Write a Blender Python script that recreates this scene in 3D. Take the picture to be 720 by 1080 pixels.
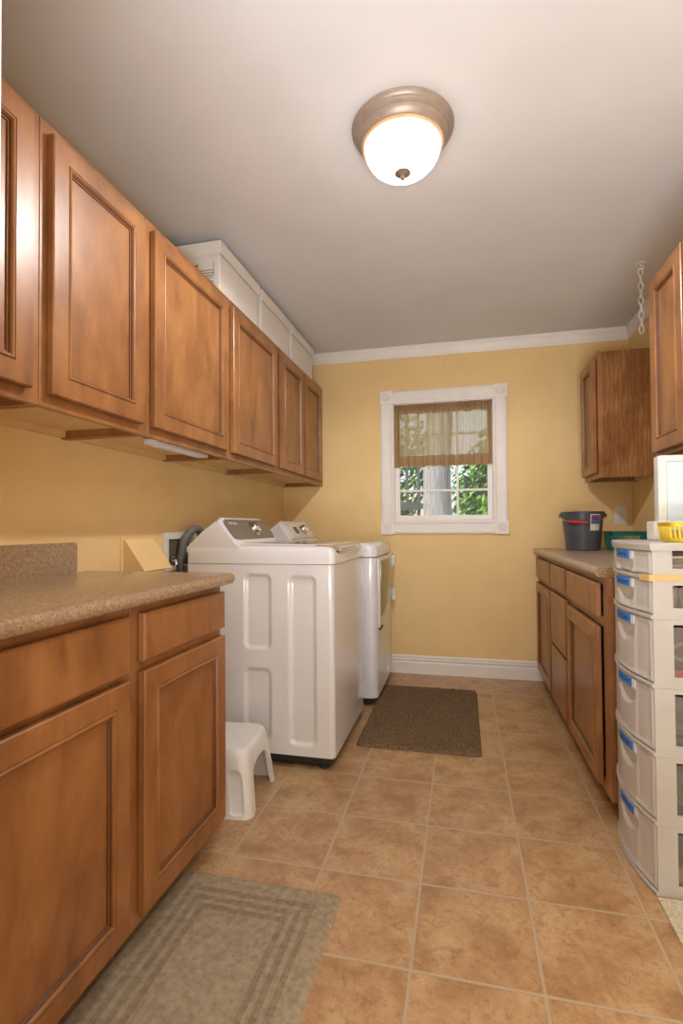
import bpy, bmesh, math, random
from mathutils import Vector, Matrix, noise
PI = math.pi
random.seed(7)
scene = bpy.context.scene
COL = scene.collection
for o in list(bpy.data.objects): bpy.data.objects.remove(o)

# ------------------------------------------------------------------ camera
CAM_H = 1.08
yaw, pitch, roll = math.radians(13.35), math.radians(1.17), math.radians(-.4145)
Fv = Vector((-math.sin(yaw)*math.cos(pitch), math.cos(yaw)*math.cos(pitch), math.sin(pitch)))
R0 = Vector((math.cos(yaw), math.sin(yaw), 0)); U0 = R0.cross(Fv)
Rv = R0*math.cos(roll)+U0*math.sin(roll); Uv = U0*math.cos(roll)-R0*math.sin(roll)
cd = bpy.data.cameras.new('camera'); cam = bpy.data.objects.new('camera', cd); COL.objects.link(cam)
m3 = Matrix((Rv, Uv, -Fv)).transposed()
cam.matrix_world = Matrix.Translation((0, 0, CAM_H)) @ m3.to_4x4()
cd.sensor_fit = 'VERTICAL'; cd.sensor_height = 36; cd.lens = 536.7/1080*36
cd.shift_y = 5.0/1080; cd.clip_start = .02; cd.clip_end = 100
scene.camera = cam

# ------------------------------------------------------------------ world, sun, area lights, exposure
W = bpy.data.worlds.new('world'); scene.world = W; W.use_nodes = True
nt = W.node_tree; bg = nt.nodes['Background']
sky = nt.nodes.new('ShaderNodeTexSky'); sky.sky_type = 'HOSEK_WILKIE'
sky.sun_direction = Vector((-.4, -.3, .85)).normalized(); sky.turbidity = 4
hz = nt.nodes.new('ShaderNodeMix'); hz.data_type = 'RGBA'; hz.inputs[0].default_value = .6; hz.inputs[7].default_value = (.95, .98, 1, 1)
nt.links.new(sky.outputs[0], hz.inputs[6]); nt.links.new(hz.outputs[2], bg.inputs[0]); bg.inputs[1].default_value = 1.6
sd = bpy.data.lights.new('sun', 'SUN'); sd.energy = 7.0; sd.angle = .01; sd.color = (1, .95, .86)
so = bpy.data.objects.new('sun', sd); COL.objects.link(so)
so.rotation_euler = Vector((.45, .55, -.8)).to_track_quat('-Z', 'Y').to_euler()
def area(name, loc, tgt, sx, sy, e, col):
    d = bpy.data.lights.new(name, 'AREA'); d.shape = 'RECTANGLE'; d.size = sx; d.size_y = sy; d.energy = e; d.color = col
    o = bpy.data.objects.new(name, d); COL.objects.link(o); o.location = loc
    o.rotation_euler = (Vector(tgt)-Vector(loc)).to_track_quat('-Z', 'Y').to_euler(); return o
# unseen fill lights added in the adjoining room behind the camera
area('added_fill_behind_camera', (.45, -1.9, 1.15), (-.1, 3, 2.3), 2.6, 1.9, 21, (.93, .97, 1))  # added soft ambient fill, no window is built here
area('added_fill_overhead', (.9, -.4, 2.38), (.9, -.4, 0), 1.0, 1.0, 5, (1, .97, .93))  # added fill from above, no fixture is modelled
area('added_fill_upward', (.1, -.8, .5), (.05, -.62, 2.4), 1.4, .9, 96, (.94, .97, 1))  # added fill aimed up, bounces ambient light off the ceiling
DOME_E, BULB_W = 3.0, 98
vs = scene.view_settings; vs.view_transform = 'Standard'; vs.look = 'None'; vs.gamma = 1; vs.use_curve_mapping = False
vs.exposure = 0.2

# ------------------------------------------------------------------ materials
def srgb(r, g, b):
    f = lambda c: (c/255/12.92 if c/255 <= .04045 else ((c/255+.055)/1.055)**2.4)
    return (f(r), f(g), f(b), 1)
MATS = {}
def base(name, col, rough=.5, metal=0, spec=.5, **kw):
    if name in MATS: return MATS[name]
    m = bpy.data.materials.new(name); m.use_nodes = True
    b = m.node_tree.nodes['Principled BSDF']
    b.inputs['Base Color'].default_value = srgb(*col); b.inputs['Roughness'].default_value = rough
    b.inputs['Metallic'].default_value = metal; b.inputs['Specular IOR Level'].default_value = spec
    for k, v in kw.items(): b.inputs[k.replace('_', ' ')].default_value = v
    MATS[name] = m; return m
class NT:
    def __init__(s, m): s.t = m.node_tree; s.b = s.t.nodes['Principled BSDF']
    def n(s, typ, **kw):
        n = s.t.nodes.new(typ)
        for k, v in kw.items():
            if k in n.inputs: n.inputs[k].default_value = v
            else: setattr(n, k, v)
        return n
    def l(s, a, b): s.t.links.new(a, b)
    def coord(s, sc=(1, 1, 1), loc=(0, 0, 0), rot=(0, 0, 0)):
        tc = s.n('ShaderNodeNewGeometry'); mp = s.n('ShaderNodeMapping')
        mp.inputs['Scale'].default_value = sc; mp.inputs['Location'].default_value = loc; mp.inputs['Rotation'].default_value = rot
        s.l(tc.outputs['Position'], mp.inputs[0]); return mp.outputs[0]
    def noise(s, vec, scale, detail=4, rough=.6, dist=0):
        n = s.n('ShaderNodeTexNoise'); n.inputs['Scale'].default_value = scale; n.inputs['Detail'].default_value = detail
        n.inputs['Roughness'].default_value = rough; n.inputs['Distortion'].default_value = dist
        s.l(vec, n.inputs['Vector']); return n.outputs['Fac']
    def ramp(s, fac, stops):
        r = s.n('ShaderNodeValToRGB'); e = r.color_ramp.elements
        while len(e) < len(stops): e.new(.5)
        for x, (p, c) in zip(e, stops): x.position = p; x.color = srgb(*c) if len(c) == 3 else c
        s.l(fac, r.inputs[0]); return r.outputs[0]
    def mix(s, fac, a, b, mode='MIX'):
        n = s.n('ShaderNodeMix', data_type='RGBA', blend_type=mode)
        if isinstance(fac, (int, float)): n.inputs[0].default_value = fac
        else: s.l(fac, n.inputs[0])
        for v, i in ((a, 6), (b, 7)):
            if isinstance(v, tuple): n.inputs[i].default_value = v if len(v) == 4 else srgb(*v)
            else: s.l(v, n.inputs[i])
        return n.outputs[2]
    def bump(s, h, st=.2, d=.01):
        n = s.n('ShaderNodeBump'); n.inputs['Strength'].default_value = st; n.inputs['Distance'].default_value = d
        s.l(h, n.inputs['Height']); s.l(n.outputs[0], s.b.inputs['Normal']); return n
    def color(s, c): s.l(c, s.b.inputs['Base Color'])
def noisy(name, c1, c2, scale, rough=.6, bump=0, bd=.002, sc=(1, 1, 1), lo=.35, hi=.65, detail=4, **kw):
    if name in MATS: return MATS[name]
    m = base(name, c1, rough, **kw); t = NT(m); v = t.coord(sc)
    f = t.noise(v, scale, detail); t.color(t.ramp(f, [(lo, c1), (hi, c2)]))
    if bump: t.bump(f, bump, bd)
    return m
def wood(name, dark, mid, light, rough=.38, figure=False):
    if name in MATS: return MATS[name]
    m = base(name, mid, rough); t = NT(m)
    v = t.coord((1, 1, .45)); big = t.noise(v, 9, 3, .55, .6)
    fine = t.noise(t.coord((1, 1, .04)), 160, 3, .6)
    blotch = t.noise(t.coord((1, 1, .7)), 16, 4, .65, .3)
    c = t.ramp(big, [(.3, dark), (.5, mid), (.72, light)])
    c = t.mix(t.ramp(blotch, [(.35, (0, 0, 0)), (.75, (170, 170, 170))]), c, tuple(light), 'MIX')
    c = t.mix(.09, c, t.ramp(fine, [(.35, dark), (.65, light)]), 'MIX')
    if figure:
        w = t.n('ShaderNodeTexWave'); w.bands_direction = 'X'; w.inputs['Scale'].default_value = 9; w.inputs['Distortion'].default_value = 9
        w.inputs['Detail'].default_value = 3; w.inputs['Detail Scale'].default_value = 1.6
        t.l(t.coord((1.4, 1, .35)), w.inputs['Vector'])
        c = t.mix(t.ramp(w.outputs['Fac'], [(.2, (0, 0, 0)), (.9, (170, 170, 170))]), c, dark, 'MIX')
    t.color(c); t.bump(fine, .03, .001)
    t.b.inputs['Coat Weight'].default_value = .25; t.b.inputs['Coat Roughness'].default_value = .3
    return m

m_wall = noisy('wall_paint_yellow', (236, 205, 148), (241, 211, 156), 3, .75, spec=.3)
t = NT(m_wall); t.bump(t.noise(t.coord(), 260, 2), .05, .001)
m_ceil = noisy('ceiling_paint', (218, 217, 219), (223, 222, 224), 2.5, .85, spec=.2)
t = NT(m_ceil); t.bump(t.noise(t.coord(), 220, 2), .06, .001)
m_trim = noisy('white_trim_paint', (236, 232, 228), (240, 237, 233), 8, .4)
m_wood = wood('cabinet_maple', (118, 74, 38), (146, 95, 52), (170, 118, 70))
m_wood_end = wood('cabinet_side_veneer', (98, 58, 24), (136, 88, 44), (174, 124, 72), figure=True)
m_glaze = noisy('dark_groove_glaze', (84, 50, 26), (98, 60, 32), 30, .45)
m_under = noisy('cabinet_underside', (222, 186, 130), (230, 196, 140), 12, .6, sc=(1, 1, .2))
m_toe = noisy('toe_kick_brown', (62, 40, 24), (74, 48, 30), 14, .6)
m_white = noisy('appliance_enamel', (226, 226, 230), (230, 230, 233), 3, .16, spec=.5)
m_white.node_tree.nodes['Principled BSDF'].inputs['Coat Weight'].default_value = .4
m_plast = noisy('white_plastic', (226, 226, 224), (232, 232, 230), 6, .35)
m_black = noisy('black_plastic', (34, 33, 34), (42, 41, 42), 20, .5)
m_grey = noisy('console_grey', (116, 108, 99), (122, 114, 105), 10, .3)
m_chrome = noisy('chrome', (205, 203, 200), (215, 213, 210), 10, .13, metal=1)
m_hose = noisy('grey_hose', (108, 106, 106), (118, 116, 116), 40, .5)
m_nickel = noisy('brushed_bronze', (158, 142, 130), (168, 152, 140), 30, .4, metal=.25)
m_gold = noisy('lit_ring_gold', (206, 164, 124), (212, 170, 130), 20, .35, metal=.2)
m_box = noisy('white_cardboard', (228, 224, 220), (234, 230, 226), 5, .7)
m_ink = noisy('printing_ink', (120, 116, 112), (140, 136, 130), 200, .7)
m_green = noisy('green_print', (84, 150, 22), (96, 160, 32), 60, .6)
m_bucket = noisy('charcoal_bucket_plastic', (72, 76, 88), (80, 84, 96), 10, .35)
m_red = noisy('red_grip_plastic', (210, 36, 30), (218, 44, 36), 20, .4)
m_teal = noisy('teal_plastic', (10, 110, 100), (16, 122, 110), 14, .35)
m_yel = noisy('yellow_plastic', (232, 200, 20), (240, 208, 34), 14, .35)
m_tape = noisy('blue_painters_tape', (44, 118, 200), (58, 130, 210), 40, .7)
m_mask = noisy('masking_tape', (206, 172, 112), (216, 184, 126), 30, .7)
m_labelw = noisy('label_white', (225, 230, 236), (232, 236, 240), 30, .5)
m_labelb = noisy('label_blue', (52, 96, 160), (66, 108, 172), 80, .5)
m_towerf = noisy('drawer_tower_frame_plastic', (180, 177, 173), (186, 183, 179), 8, .42)
m_pbrd = noisy('particle_board', (120, 92, 58), (186, 154, 112), 170, .9, lo=.4, hi=.6)

def granite(name, a, b, c, rough, sc=1):
    m = base(name, b, rough); t = NT(m); v = t.coord()
    f1 = t.noise(v, 110*sc, 5, .7, 1.2); f2 = t.noise(v, 22*sc, 4, .6, 1.5)
    col = t.ramp(f1, [(.36, a), (.5, b), (.66, c)])
    col = t.mix(t.ramp(f2, [(.4, (0, 0, 0)), (.65, (150, 150, 150))]), col, tuple(srgb(*b)), 'MIX')
    t.color(col); return m
m_lam = granite('brown_laminate', (136, 108, 82), (162, 134, 106), (192, 168, 140), .2)
m_lam2 = granite('grey_brown_laminate', (150, 130, 112), (172, 152, 132), (192, 174, 154), .28, .7)

def glassy(name, col, a, rough=.05):
    m = bpy.data.materials.new(name); m.use_nodes = True; t = m.node_tree; b = t.nodes['Principled BSDF']
    b.inputs['Base Color'].default_value = srgb(*col); b.inputs['Roughness'].default_value = rough
    tr = t.nodes.new('ShaderNodeBsdfTransparent'); mx = t.nodes.new('ShaderNodeMixShader'); mx.inputs[0].default_value = a
    t.links.new(tr.outputs[0], mx.inputs[1]); t.links.new(b.outputs[0], mx.inputs[2])
    t.links.new(mx.outputs[0], t.nodes['Material Output'].inputs[0]); return m
m_pane = glassy('window_glass', (190, 200, 205), .07, .02)
m_clear = glassy('clear_drawer_side', (150, 142, 132), .3, .2)
# translucent drawer fronts
m_drw = noisy('frosted_drawer_plastic', (210, 206, 202), (216, 212, 208), 5, .3)
m_drw.node_tree.nodes['Principled BSDF'].inputs['Transmission Weight'].default_value = .12
# lamp glass
m_dome = bpy.data.materials.new('frosted_lamp_glass'); m_dome.use_nodes = True
b = m_dome.node_tree.nodes['Principled BSDF']; b.inputs['Base Color'].default_value = srgb(250, 244, 230); b.inputs['Roughness'].default_value = .35
b.inputs['Emission Color'].default_value = (1, .94, .86, 1); b.inputs['Emission Strength'].default_value = DOME_E
t_ = m_dome.node_tree; tr_ = t_.nodes.new('ShaderNodeBsdfTransparent'); mx_ = t_.nodes.new('ShaderNodeMixShader'); mx_.inputs[0].default_value = .55
t_.links.new(tr_.outputs[0], mx_.inputs[1]); t_.links.new(b.outputs[0], mx_.inputs[2]); t_.links.new(mx_.outputs[0], t_.nodes['Material Output'].inputs[0])
# valance fabric
def fabric(name, a, b_, transp, transl):
    m = bpy.data.materials.new(name); m.use_nodes = True; t = NT(m); T = m.node_tree
    w = t.n('ShaderNodeTexWave'); w.bands_direction = 'X'; w.inputs['Scale'].default_value = 30; w.inputs['Distortion'].default_value = .6
    t.l(t.coord(), w.inputs['Vector']); c = t.ramp(w.outputs['Fac'], [(.5, a), (.85, b_)])
    t.color(c); t.b.inputs['Roughness'].default_value = .9
    tl = t.n('ShaderNodeBsdfTranslucent'); t.l(c, tl.inputs[0])
    tr = t.n('ShaderNodeBsdfTransparent'); m1 = t.n('ShaderNodeMixShader'); m1.inputs[0].default_value = transl
    t.l(t.b.outputs[0], m1.inputs[1]); t.l(tl.outputs[0], m1.inputs[2])
    m2 = t.n('ShaderNodeMixShader'); m2.inputs[0].default_value = transp; t.l(m1.outputs[0], m2.inputs[1]); t.l(tr.outputs[0], m2.inputs[2])
    t.l(m2.outputs[0], T.nodes['Material Output'].inputs[0]); return m
m_cur = fabric('sheer_brown_fabric', (226, 210, 176), (196, 172, 132), .22, .62)
m_hem = fabric('double_hem_fabric', (192, 160, 120), (156, 124, 88), .01, .3)

# floor tiles
m_tile = base('terracotta_tile', (190, 146, 102), .3); t = NT(m_tile)
v0 = t.coord((1, 1, 1), (.7541+10*.3091, -1.5727+20*.3091, 0))
br = t.n('ShaderNodeTexBrick'); br.offset = 0; br.squash = 1
for k, v in dict(Scale=1, **{'Mortar Size': .0043, 'Mortar Smooth': .3, 'Bias': 0, 'Brick Width': .3091, 'Row Height': .3091}).items(): br.inputs[k].default_value = v
br.inputs['Color1'].default_value = (0, 0, 0, 1); br.inputs['Color2'].default_value = (1, 1, 1, 1); br.inputs['Mortar'].default_value = (.5, .5, .5, 1)
t.l(v0, br.inputs['Vector'])
vn = t.coord()
rn = t.n('ShaderNodeVectorMath', operation='SCALE'); t.l(br.outputs['Color'], rn.inputs[0]); rn.inputs['Scale'].default_value = 3
ad = t.n('ShaderNodeVectorMath', operation='ADD'); t.l(vn, ad.inputs[0]); t.l(rn.outputs[0], ad.inputs[1])
n1 = t.noise(ad.outputs[0], 7, 7, .62, .5); n2 = t.noise(ad.outputs[0], 26, 6, .7, .9); n3 = t.noise(ad.outputs[0], 90, 3, .6)
c = t.ramp(n1, [(.33, (160, 120, 80)), (.5, (186, 148, 106)), (.68, (203, 170, 128))])
c = t.mix(t.ramp(n2, [(.52, (0, 0, 0)), (.70, (215, 215, 215))]), c, srgb(140, 98, 58))
n4 = t.noise(ad.outputs[0], 48, 8, .78, 1.4); c = t.mix(t.ramp(n4, [(.53, (0, 0, 0)), (.64, (225, 225, 225))]), c, srgb(146, 102, 62))
c = t.mix(t.ramp(n3, [(.56, (0, 0, 0)), (.75, (150, 150, 150))]), c, srgb(218, 188, 152))
c = t.mix(br.outputs['Fac'], c, srgb(186, 166, 140)); t.color(c)
inv = t.n('ShaderNodeMath', operation='SUBTRACT'); inv.inputs[0].default_value = 1; t.l(br.outputs['Fac'], inv.inputs[1])
t.bump(inv.outputs[0], .35, .003)
rr = t.n('ShaderNodeMapRange'); t.l(n2, rr.inputs[0]); rr.inputs['To Min'].default_value = .26; rr.inputs['To Max'].default_value = .42; t.b.inputs['Specular IOR Level'].default_value = .75
t.l(rr.outputs[0], t.b.inputs['Roughness'])
m_carpet = noisy('cream_carpet', (196, 184, 156), (226, 216, 190), 120, .95, .8, .01)
m_rug = noisy('brown_shag', (88, 68, 46), (140, 114, 84), 130, .95, .6, .006, lo=.38, hi=.62)
m_mat = noisy('khaki_mat', (146, 130, 106), (172, 156, 132), 60, .95, .5, .003)
m_matd = noisy('khaki_mat_band', (130, 114, 90), (154, 138, 114), 60, .95, .5, .003)
m_leaf = noisy('leaf_green', (30, 74, 16), (112, 164, 56), 5, .6, lo=.4, hi=.6)
m_leaf.node_tree.nodes['Principled BSDF'].inputs['Transmission Weight'].default_value = 0
m_bark = noisy('grey_trunk', (112, 112, 116), (150, 150, 152), 8, .9, .4, .01, sc=(4, 4, .5))
m_fence = noisy('dark_fence_paint', (58, 60, 62), (72, 74, 76), 10, .7)
m_brick = noisy('brick_path', (196, 160, 140), (232, 210, 196), 14, .8)
m_soil = noisy('garden_ground', (96, 104, 60), (132, 130, 90), 8, .9)
m_bluepanel = noisy('pale_blue_gloss', (206, 226, 240), (212, 230, 243), 3, .25)

# ------------------------------------------------------------------ geometry helpers (world coordinates)
WO = {}
def bm_new(): return bmesh.new()
def box(bm, x0, x1, y0, y1, z0, z1, bev=0, seg=2):
    r = bmesh.ops.create_cube(bm, size=1); vs_ = r['verts']
    for v in vs_: v.co = Vector(((x0+x1)/2+v.co.x*(x1-x0), (y0+y1)/2+v.co.y*(y1-y0), (z0+z1)/2+v.co.z*(z1-z0)))
    if bev:
        es = list({e for v in vs_ for e in v.link_edges})
        r2 = bmesh.ops.bevel(bm, geom=es, offset=bev, segments=seg, affect='EDGES', profile=.6)
    return bm
def prism(bm, pts, axis, a0, a1):
    """pts: 2-D outline in the two other axes (in order x,y,z without axis)"""
    def mk(p, a):
        q = list(p); q.insert(axis, a); return Vector(q)
    A = [bm.verts.new(mk(p, a0)) for p in pts]; B = [bm.verts.new(mk(p, a1)) for p in pts]
    n = len(pts)
    for i in range(n): bm.faces.new((A[i], A[(i+1) % n], B[(i+1) % n], B[i]))
    bm.faces.new(A[::-1]); bm.faces.new(B)
    return bm
def lathe(bm, prof, cx, cy, seg=48, sx=1, sy=1):
    rings = []
    for r, z in prof:
        if r < 1e-5: rings.append([bm.verts.new((cx, cy, z))])
        else: rings.append([bm.verts.new((cx+sx*r*math.cos(2*PI*k/seg), cy+sy*r*math.sin(2*PI*k/seg), z)) for k in range(seg)])
    for a, b_ in zip(rings, rings[1:]):
        for k in range(seg):
            k2 = (k+1) % seg
            if len(a) == 1 and len(b_) == 1: continue
            if len(a) == 1: bm.faces.new((a[0], b_[k], b_[k2]))
            elif len(b_) == 1: bm.faces.new((a[k], b_[0], a[k2]))
            else: bm.faces.new((a[k], b_[k], b_[k2], a[k2]))
    return bm
def tube(bm, pts, r, seg=10, closed=False):
    pts = [Vector(p) for p in pts]; n = len(pts); rings = []; prev = None
    for i, p in enumerate(pts):
        d = (pts[(i+1) % n]-pts[i-1]) if closed else (pts[min(i+1, n-1)]-pts[max(i-1, 0)])
        d.normalize()
        u = prev-d*prev.dot(d) if prev else d.orthogonal()
        u.normalize(); prev = u; w = d.cross(u)
        rr = r[i] if isinstance(r, (list, tuple)) else r
        rings.append([bm.verts.new(p+rr*(u*math.cos(2*PI*k/seg)+w*math.sin(2*PI*k/seg))) for k in range(seg)])
    for i in range(n if closed else n-1):
        a, b_ = rings[i], rings[(i+1) % n]
        for k in range(seg): bm.faces.new((a[k], a[(k+1) % seg], b_[(k+1) % seg], b_[k]))
    if not closed: bm.faces.new(rings[0][::-1]); bm.faces.new(rings[-1])
    return bm
def spline(pts, n=8):
    P = [Vector(p) for p in pts]; out = []
    for i in range(len(P)-1):
        p0 = P[max(i-1, 0)]; p1 = P[i]; p2 = P[i+1]; p3 = P[min(i+2, len(P)-1)]
        for k in range(n):
            s = k/n; out.append(.5*((2*p1)+(p2-p0)*s+(2*p0-5*p1+4*p2-p3)*s*s+(3*p1-p0-3*p2+p3)*s**3))
    out.append(P[-1]); return out
def rrect(x0, x1, y0, y1, r, n=5):
    out = []
    for cx, cy, a in ((x1-r, y1-r, 0), (x0+r, y1-r, PI/2), (x0+r, y0+r, PI), (x1-r, y0+r, 3*PI/2)):
        for k in range(n+1): out.append((cx+r*math.cos(a+PI/2*k/n), cy+r*math.sin(a+PI/2*k/n)))
    return out
def loft(bm, loops, cap=True):
    L = [[bm.verts.new(p) for p in lp] for lp in loops]; n = len(L[0])
    for a, b_ in zip(L, L[1:]):
        for k in range(n): bm.faces.new((a[k], a[(k+1) % n], b_[(k+1) % n], b_[k]))
    if cap: bm.faces.new(L[0][::-1]); bm.faces.new(L[-1])
    return bm
def finish(name, bm, mat, parent=None, origin=None, smooth=None, merge=True):
    bmesh.ops.recalc_face_normals(bm, faces=bm.faces)
    me = bpy.data.meshes.new(name); 
    if parent is not None: po = WO[parent.name]
    if origin is None:
        if parent is not None: origin = po
        else:
            xs = [v.co for v in bm.verts]
            origin = Vector(((min(v.x for v in xs)+max(v.x for v in xs))/2, (min(v.y for v in xs)+max(v.y for v in xs))/2, min(v.z for v in xs)))
    origin = Vector(origin)
    bmesh.ops.translate(bm, vec=-origin, verts=bm.verts)
    bm.to_mesh(me); bm.free()
    me.materials.append(mat)
    o = bpy.data.objects.new(name, me); COL.objects.link(o)
    if parent is not None: o.parent = parent; o.location = origin-po
    else: o.location = origin
    WO[o.name] = origin
    if smooth is not None:
        for p in me.polygons: p.use_smooth = True
        bpy.context.view_layer.objects.active = o
        try: me.set_sharp_from_angle(angle=math.radians(smooth))
        except Exception: pass
    return o
def tag(o, label=None, cat=None, group=None, kind=None):
    if label: o['label'] = label
    if cat: o['category'] = cat
    if group: o['group'] = group
    if kind: o['kind'] = kind
    return o
def thing(name, label, cat, loc, group=None):
    o = bpy.data.objects.new(name, None); COL.objects.link(o); o.location = loc; o.empty_display_size = .05
    WO[o.name] = Vector(loc); return tag(o, label, cat, group)
def struct(name, bm, mat, smooth=None): return tag(finish(name, bm, mat, smooth=smooth), kind='structure')
def text_mesh(txt, size, depth=.0006):
    c = bpy.data.curves.new('t', 'FONT'); c.body = txt; c.size = size; c.extrude = depth; c.align_x = 'CENTER'; c.align_y = 'CENTER'
    o = bpy.data.objects.new('t', c); COL.objects.link(o)
    dg = bpy.context.evaluated_depsgraph_get(); me = bpy.data.meshes.new_from_object(o.evaluated_get(dg))
    bpy.data.objects.remove(o); bm = bmesh.new(); bm.from_mesh(me); bpy.data.meshes.remove(me); return bm

# ------------------------------------------------------------------ room shell
XL, XR, YB, H = -1.373, 1.117, 3.80, 2.4275
bm = bm_new(); box(bm, -1.5, .535, -2.6, YB+.12, -.1, 0); box(bm, .535, XR+.12, 1.66, YB+.12, -.1, 0); struct('floor', bm, m_tile)
bm = bm_new(); box(bm, .535, 3.1, -2.6, 1.66, -.1, .006, .002); struct('floor_carpet', bm, m_carpet)
bm = bm_new(); box(bm, -1.5, 3.1, -2.6, YB+.12, H, H+.12); struct('ceiling', bm, m_ceil)
bm = bm_new(); box(bm, XL-.12, XL, .33, YB+.12, 0, H)
ob = struct('wall_left', bm, m_wall)
WX0, WX1, WZ0, WZ1 = -.503, .228, 1.115, 2.005
bm = bm_new()
box(bm, XL, WX0, YB, YB+.12, 0, H); box(bm, WX1, XR+.12, YB, YB+.12, 0, H)
box(bm, WX0, WX1, YB, YB+.12, 0, WZ0); box(bm, WX0, WX1, YB, YB+.12, WZ1, H)
struct('wall_back', bm, m_wall)
bm = bm_new(); box(bm, XR, XR+.12, 1.55, YB, 0, H); struct('wall_right', bm, m_wall)
bm = bm_new(); box(bm, XL-.12, -.60, .33, .45, 0, H); struct('wall_front', bm, m_wall)
# adjoining room behind the camera
bm = bm_new(); box(bm, XL-.12, XL, -2.6, .33, 0, H); struct('wall_hall_left', bm, m_wall)
bm = bm_new(); box(bm, -1.5, 3.1, -2.72, -2.6, 0, H); struct('wall_hall_front', bm, m_wall)
bm = bm_new(); box(bm, 3.0, 3.12, -2.6, 1.55, 0, H); struct('wall_hall_right', bm, m_wall)
bm = bm_new(); box(bm, XR+.12, 3.12, 1.55, 1.67, 0, H); struct('wall_hall_back', bm, m_wall)
# door casing at the left edge of the view
bm = bm_new(); box(bm, -.60, -.4985, .32, .46, 0, H, .002); struct('trim_1', bm, m_trim)

# crown moulding
def crown_prof(s=1): return [(0, 0), (.012, 0), (.016, .012), (.022, .018), (.040, .055), (.048, .062), (.050, .084), (0, .084)]
bm = bm_new(); prism(bm, [(YB-a*.55, H-.084+b_) for a, b_ in crown_prof()], 0, XL, XR); struct('trim_2', bm, m_trim)
bm = bm_new(); prism(bm, [(XR-a*.55, H-.084+b_) for a, b_ in crown_prof()], 1, 1.55, YB); struct('trim_3', bm, m_trim)
# baseboards
bp = [(0, 0), (.020, 0), (.020, .078), (.017, .083), (.009, .086), (.009, .091), (.015, .095), (.016, .103), (.008, .108), (.007, .113), (.012, .117), (.011, .124), (.005, .131), (0, .131)]
bm = bm_new(); prism(bm, [(YB-a, b_) for a, b_ in bp], 0, XL, .575); struct('baseboard_back', bm, m_trim)
bm = bm_new(); prism(bm, [(XL+a, b_) for a, b_ in bp], 1, 1.70, YB-.02); struct('baseboard_left', bm, m_trim)

# ------------------------------------------------------------------ window
def rosette(bm, cx, cz, s, y, d=.026):
    box(bm, cx-s, cx+s, y-d, y, cz-s, cz+s, .003)
    prof = [(0, .006), (.010, .006), (.013, .001), (.016, .001), (.020, .005), (.024, .005), (.027, -.002), (.031, .004), (.034, 0)]
    n = 24; rings = []
    for r, h_ in prof:
        rings.append([bm.verts.new((cx+max(r, .0002)*math.cos(2*PI*k/n), y-d-h_, cz+max(r, .0002)*math.sin(2*PI*k/n))) for k in range(n)])
    for a, b_ in zip(rings, rings[1:]):
        for k in range(n): bm.faces.new((a[k], a[(k+1) % n], b_[(k+1) % n], b_[k]))
OX0, OX1, OZ0, OZ1 = -.592, .320, 1.026, 2.097
bw = OX1-WX1-.004
bm = bm_new()
for x0, x1 in ((OX0+.002, WX0+.006), (WX1-.006, OX1-.002)):
    prism(bm, [(x0, YB), (x0, YB-.016), (x0+.012, YB-.02), (x0+.022, YB-.016), (x1-.022, YB-.016), (x1-.012, YB-.02), (x1, YB-.014), (x1, YB)], 2, OZ0+.08, OZ1-.08)
for z0, z1 in ((OZ0+.002, WZ0+.004), (WZ1-.004, OZ1-.002)):
    prism(bm, [(YB, z0), (YB-.016, z0), (YB-.02, z0+.012), (YB-.016, z0+.022), (YB-.016, z1-.022), (YB-.02, z1-.012), (YB-.014, z1), (YB, z1)], 0, OX0+.08, OX1-.08)
for cx in (OX0+.046, OX1-.046):
    for cz in (OZ0+.046, OZ1-.046): rosette(bm, cx, cz, .048, YB)
# sill cap and reveal lining
box(bm, WX0-.004, WX1+.004, YB-.014, YB+.12, WZ0-.012, WZ0+.010, .003)
box(bm, WX0-.001, WX0+.010, YB-.002, YB+.12, WZ0, WZ1); box(bm, WX1-.010, WX1+.001, YB-.002, YB+.12, WZ0, WZ1)
box(bm, WX0, WX1, YB-.002, YB+.12, WZ1-.010, WZ1+.001)
win = struct('window_1', bm, m_trim)
def sash(x0, x1, z0, z1, y, nx, nz, st=.035, bot=.05):
    bm = bm_new(); d = .028
    box(bm, x0, x0+st, y, y+d, z0, z1, .003); box(bm, x1-st, x1, y, y+d, z0, z1, .003)
    box(bm, x0+st-.002, x1-st+.002, y+.001, y+d-.001, z0, z0+bot, .003); box(bm, x0+st-.002, x1-st+.002, y+.001, y+d-.001, z1-st*.8, z1, .003)
    w, h_ = x1-x0-2*st, z1-z0-bot-st*.8
    for i in range(1, nx): box(bm, x0+st+w*i/nx-.008, x0+st+w*i/nx+.008, y+.006, y+d-.006, z0+bot-.002, z1-st*.8+.002, .002)
    for j in range(1, nz): box(bm, x0+st-.002, x1-st+.002, y+.007, y+d-.007, z0+bot+h_*j/nz-.008, z0+bot+h_*j/nz+.008, .002)
    f = finish('window_sash', bm, m_trim, win)
    bm = bm_new(); box(bm, x0+st-.004, x1-st+.004, y+.012, y+.016, z0+bot-.004, z1-st*.8+.004); finish('window_pane', bm, m_pane, f)
sash(WX0+.010, WX1-.010, 1.122, 1.562, 3.850, 3, 2, .036, .042)
sash(WX0+.010, WX1-.010, 1.545, 1.996, 3.882, 3, 2, .036, .036)

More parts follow.
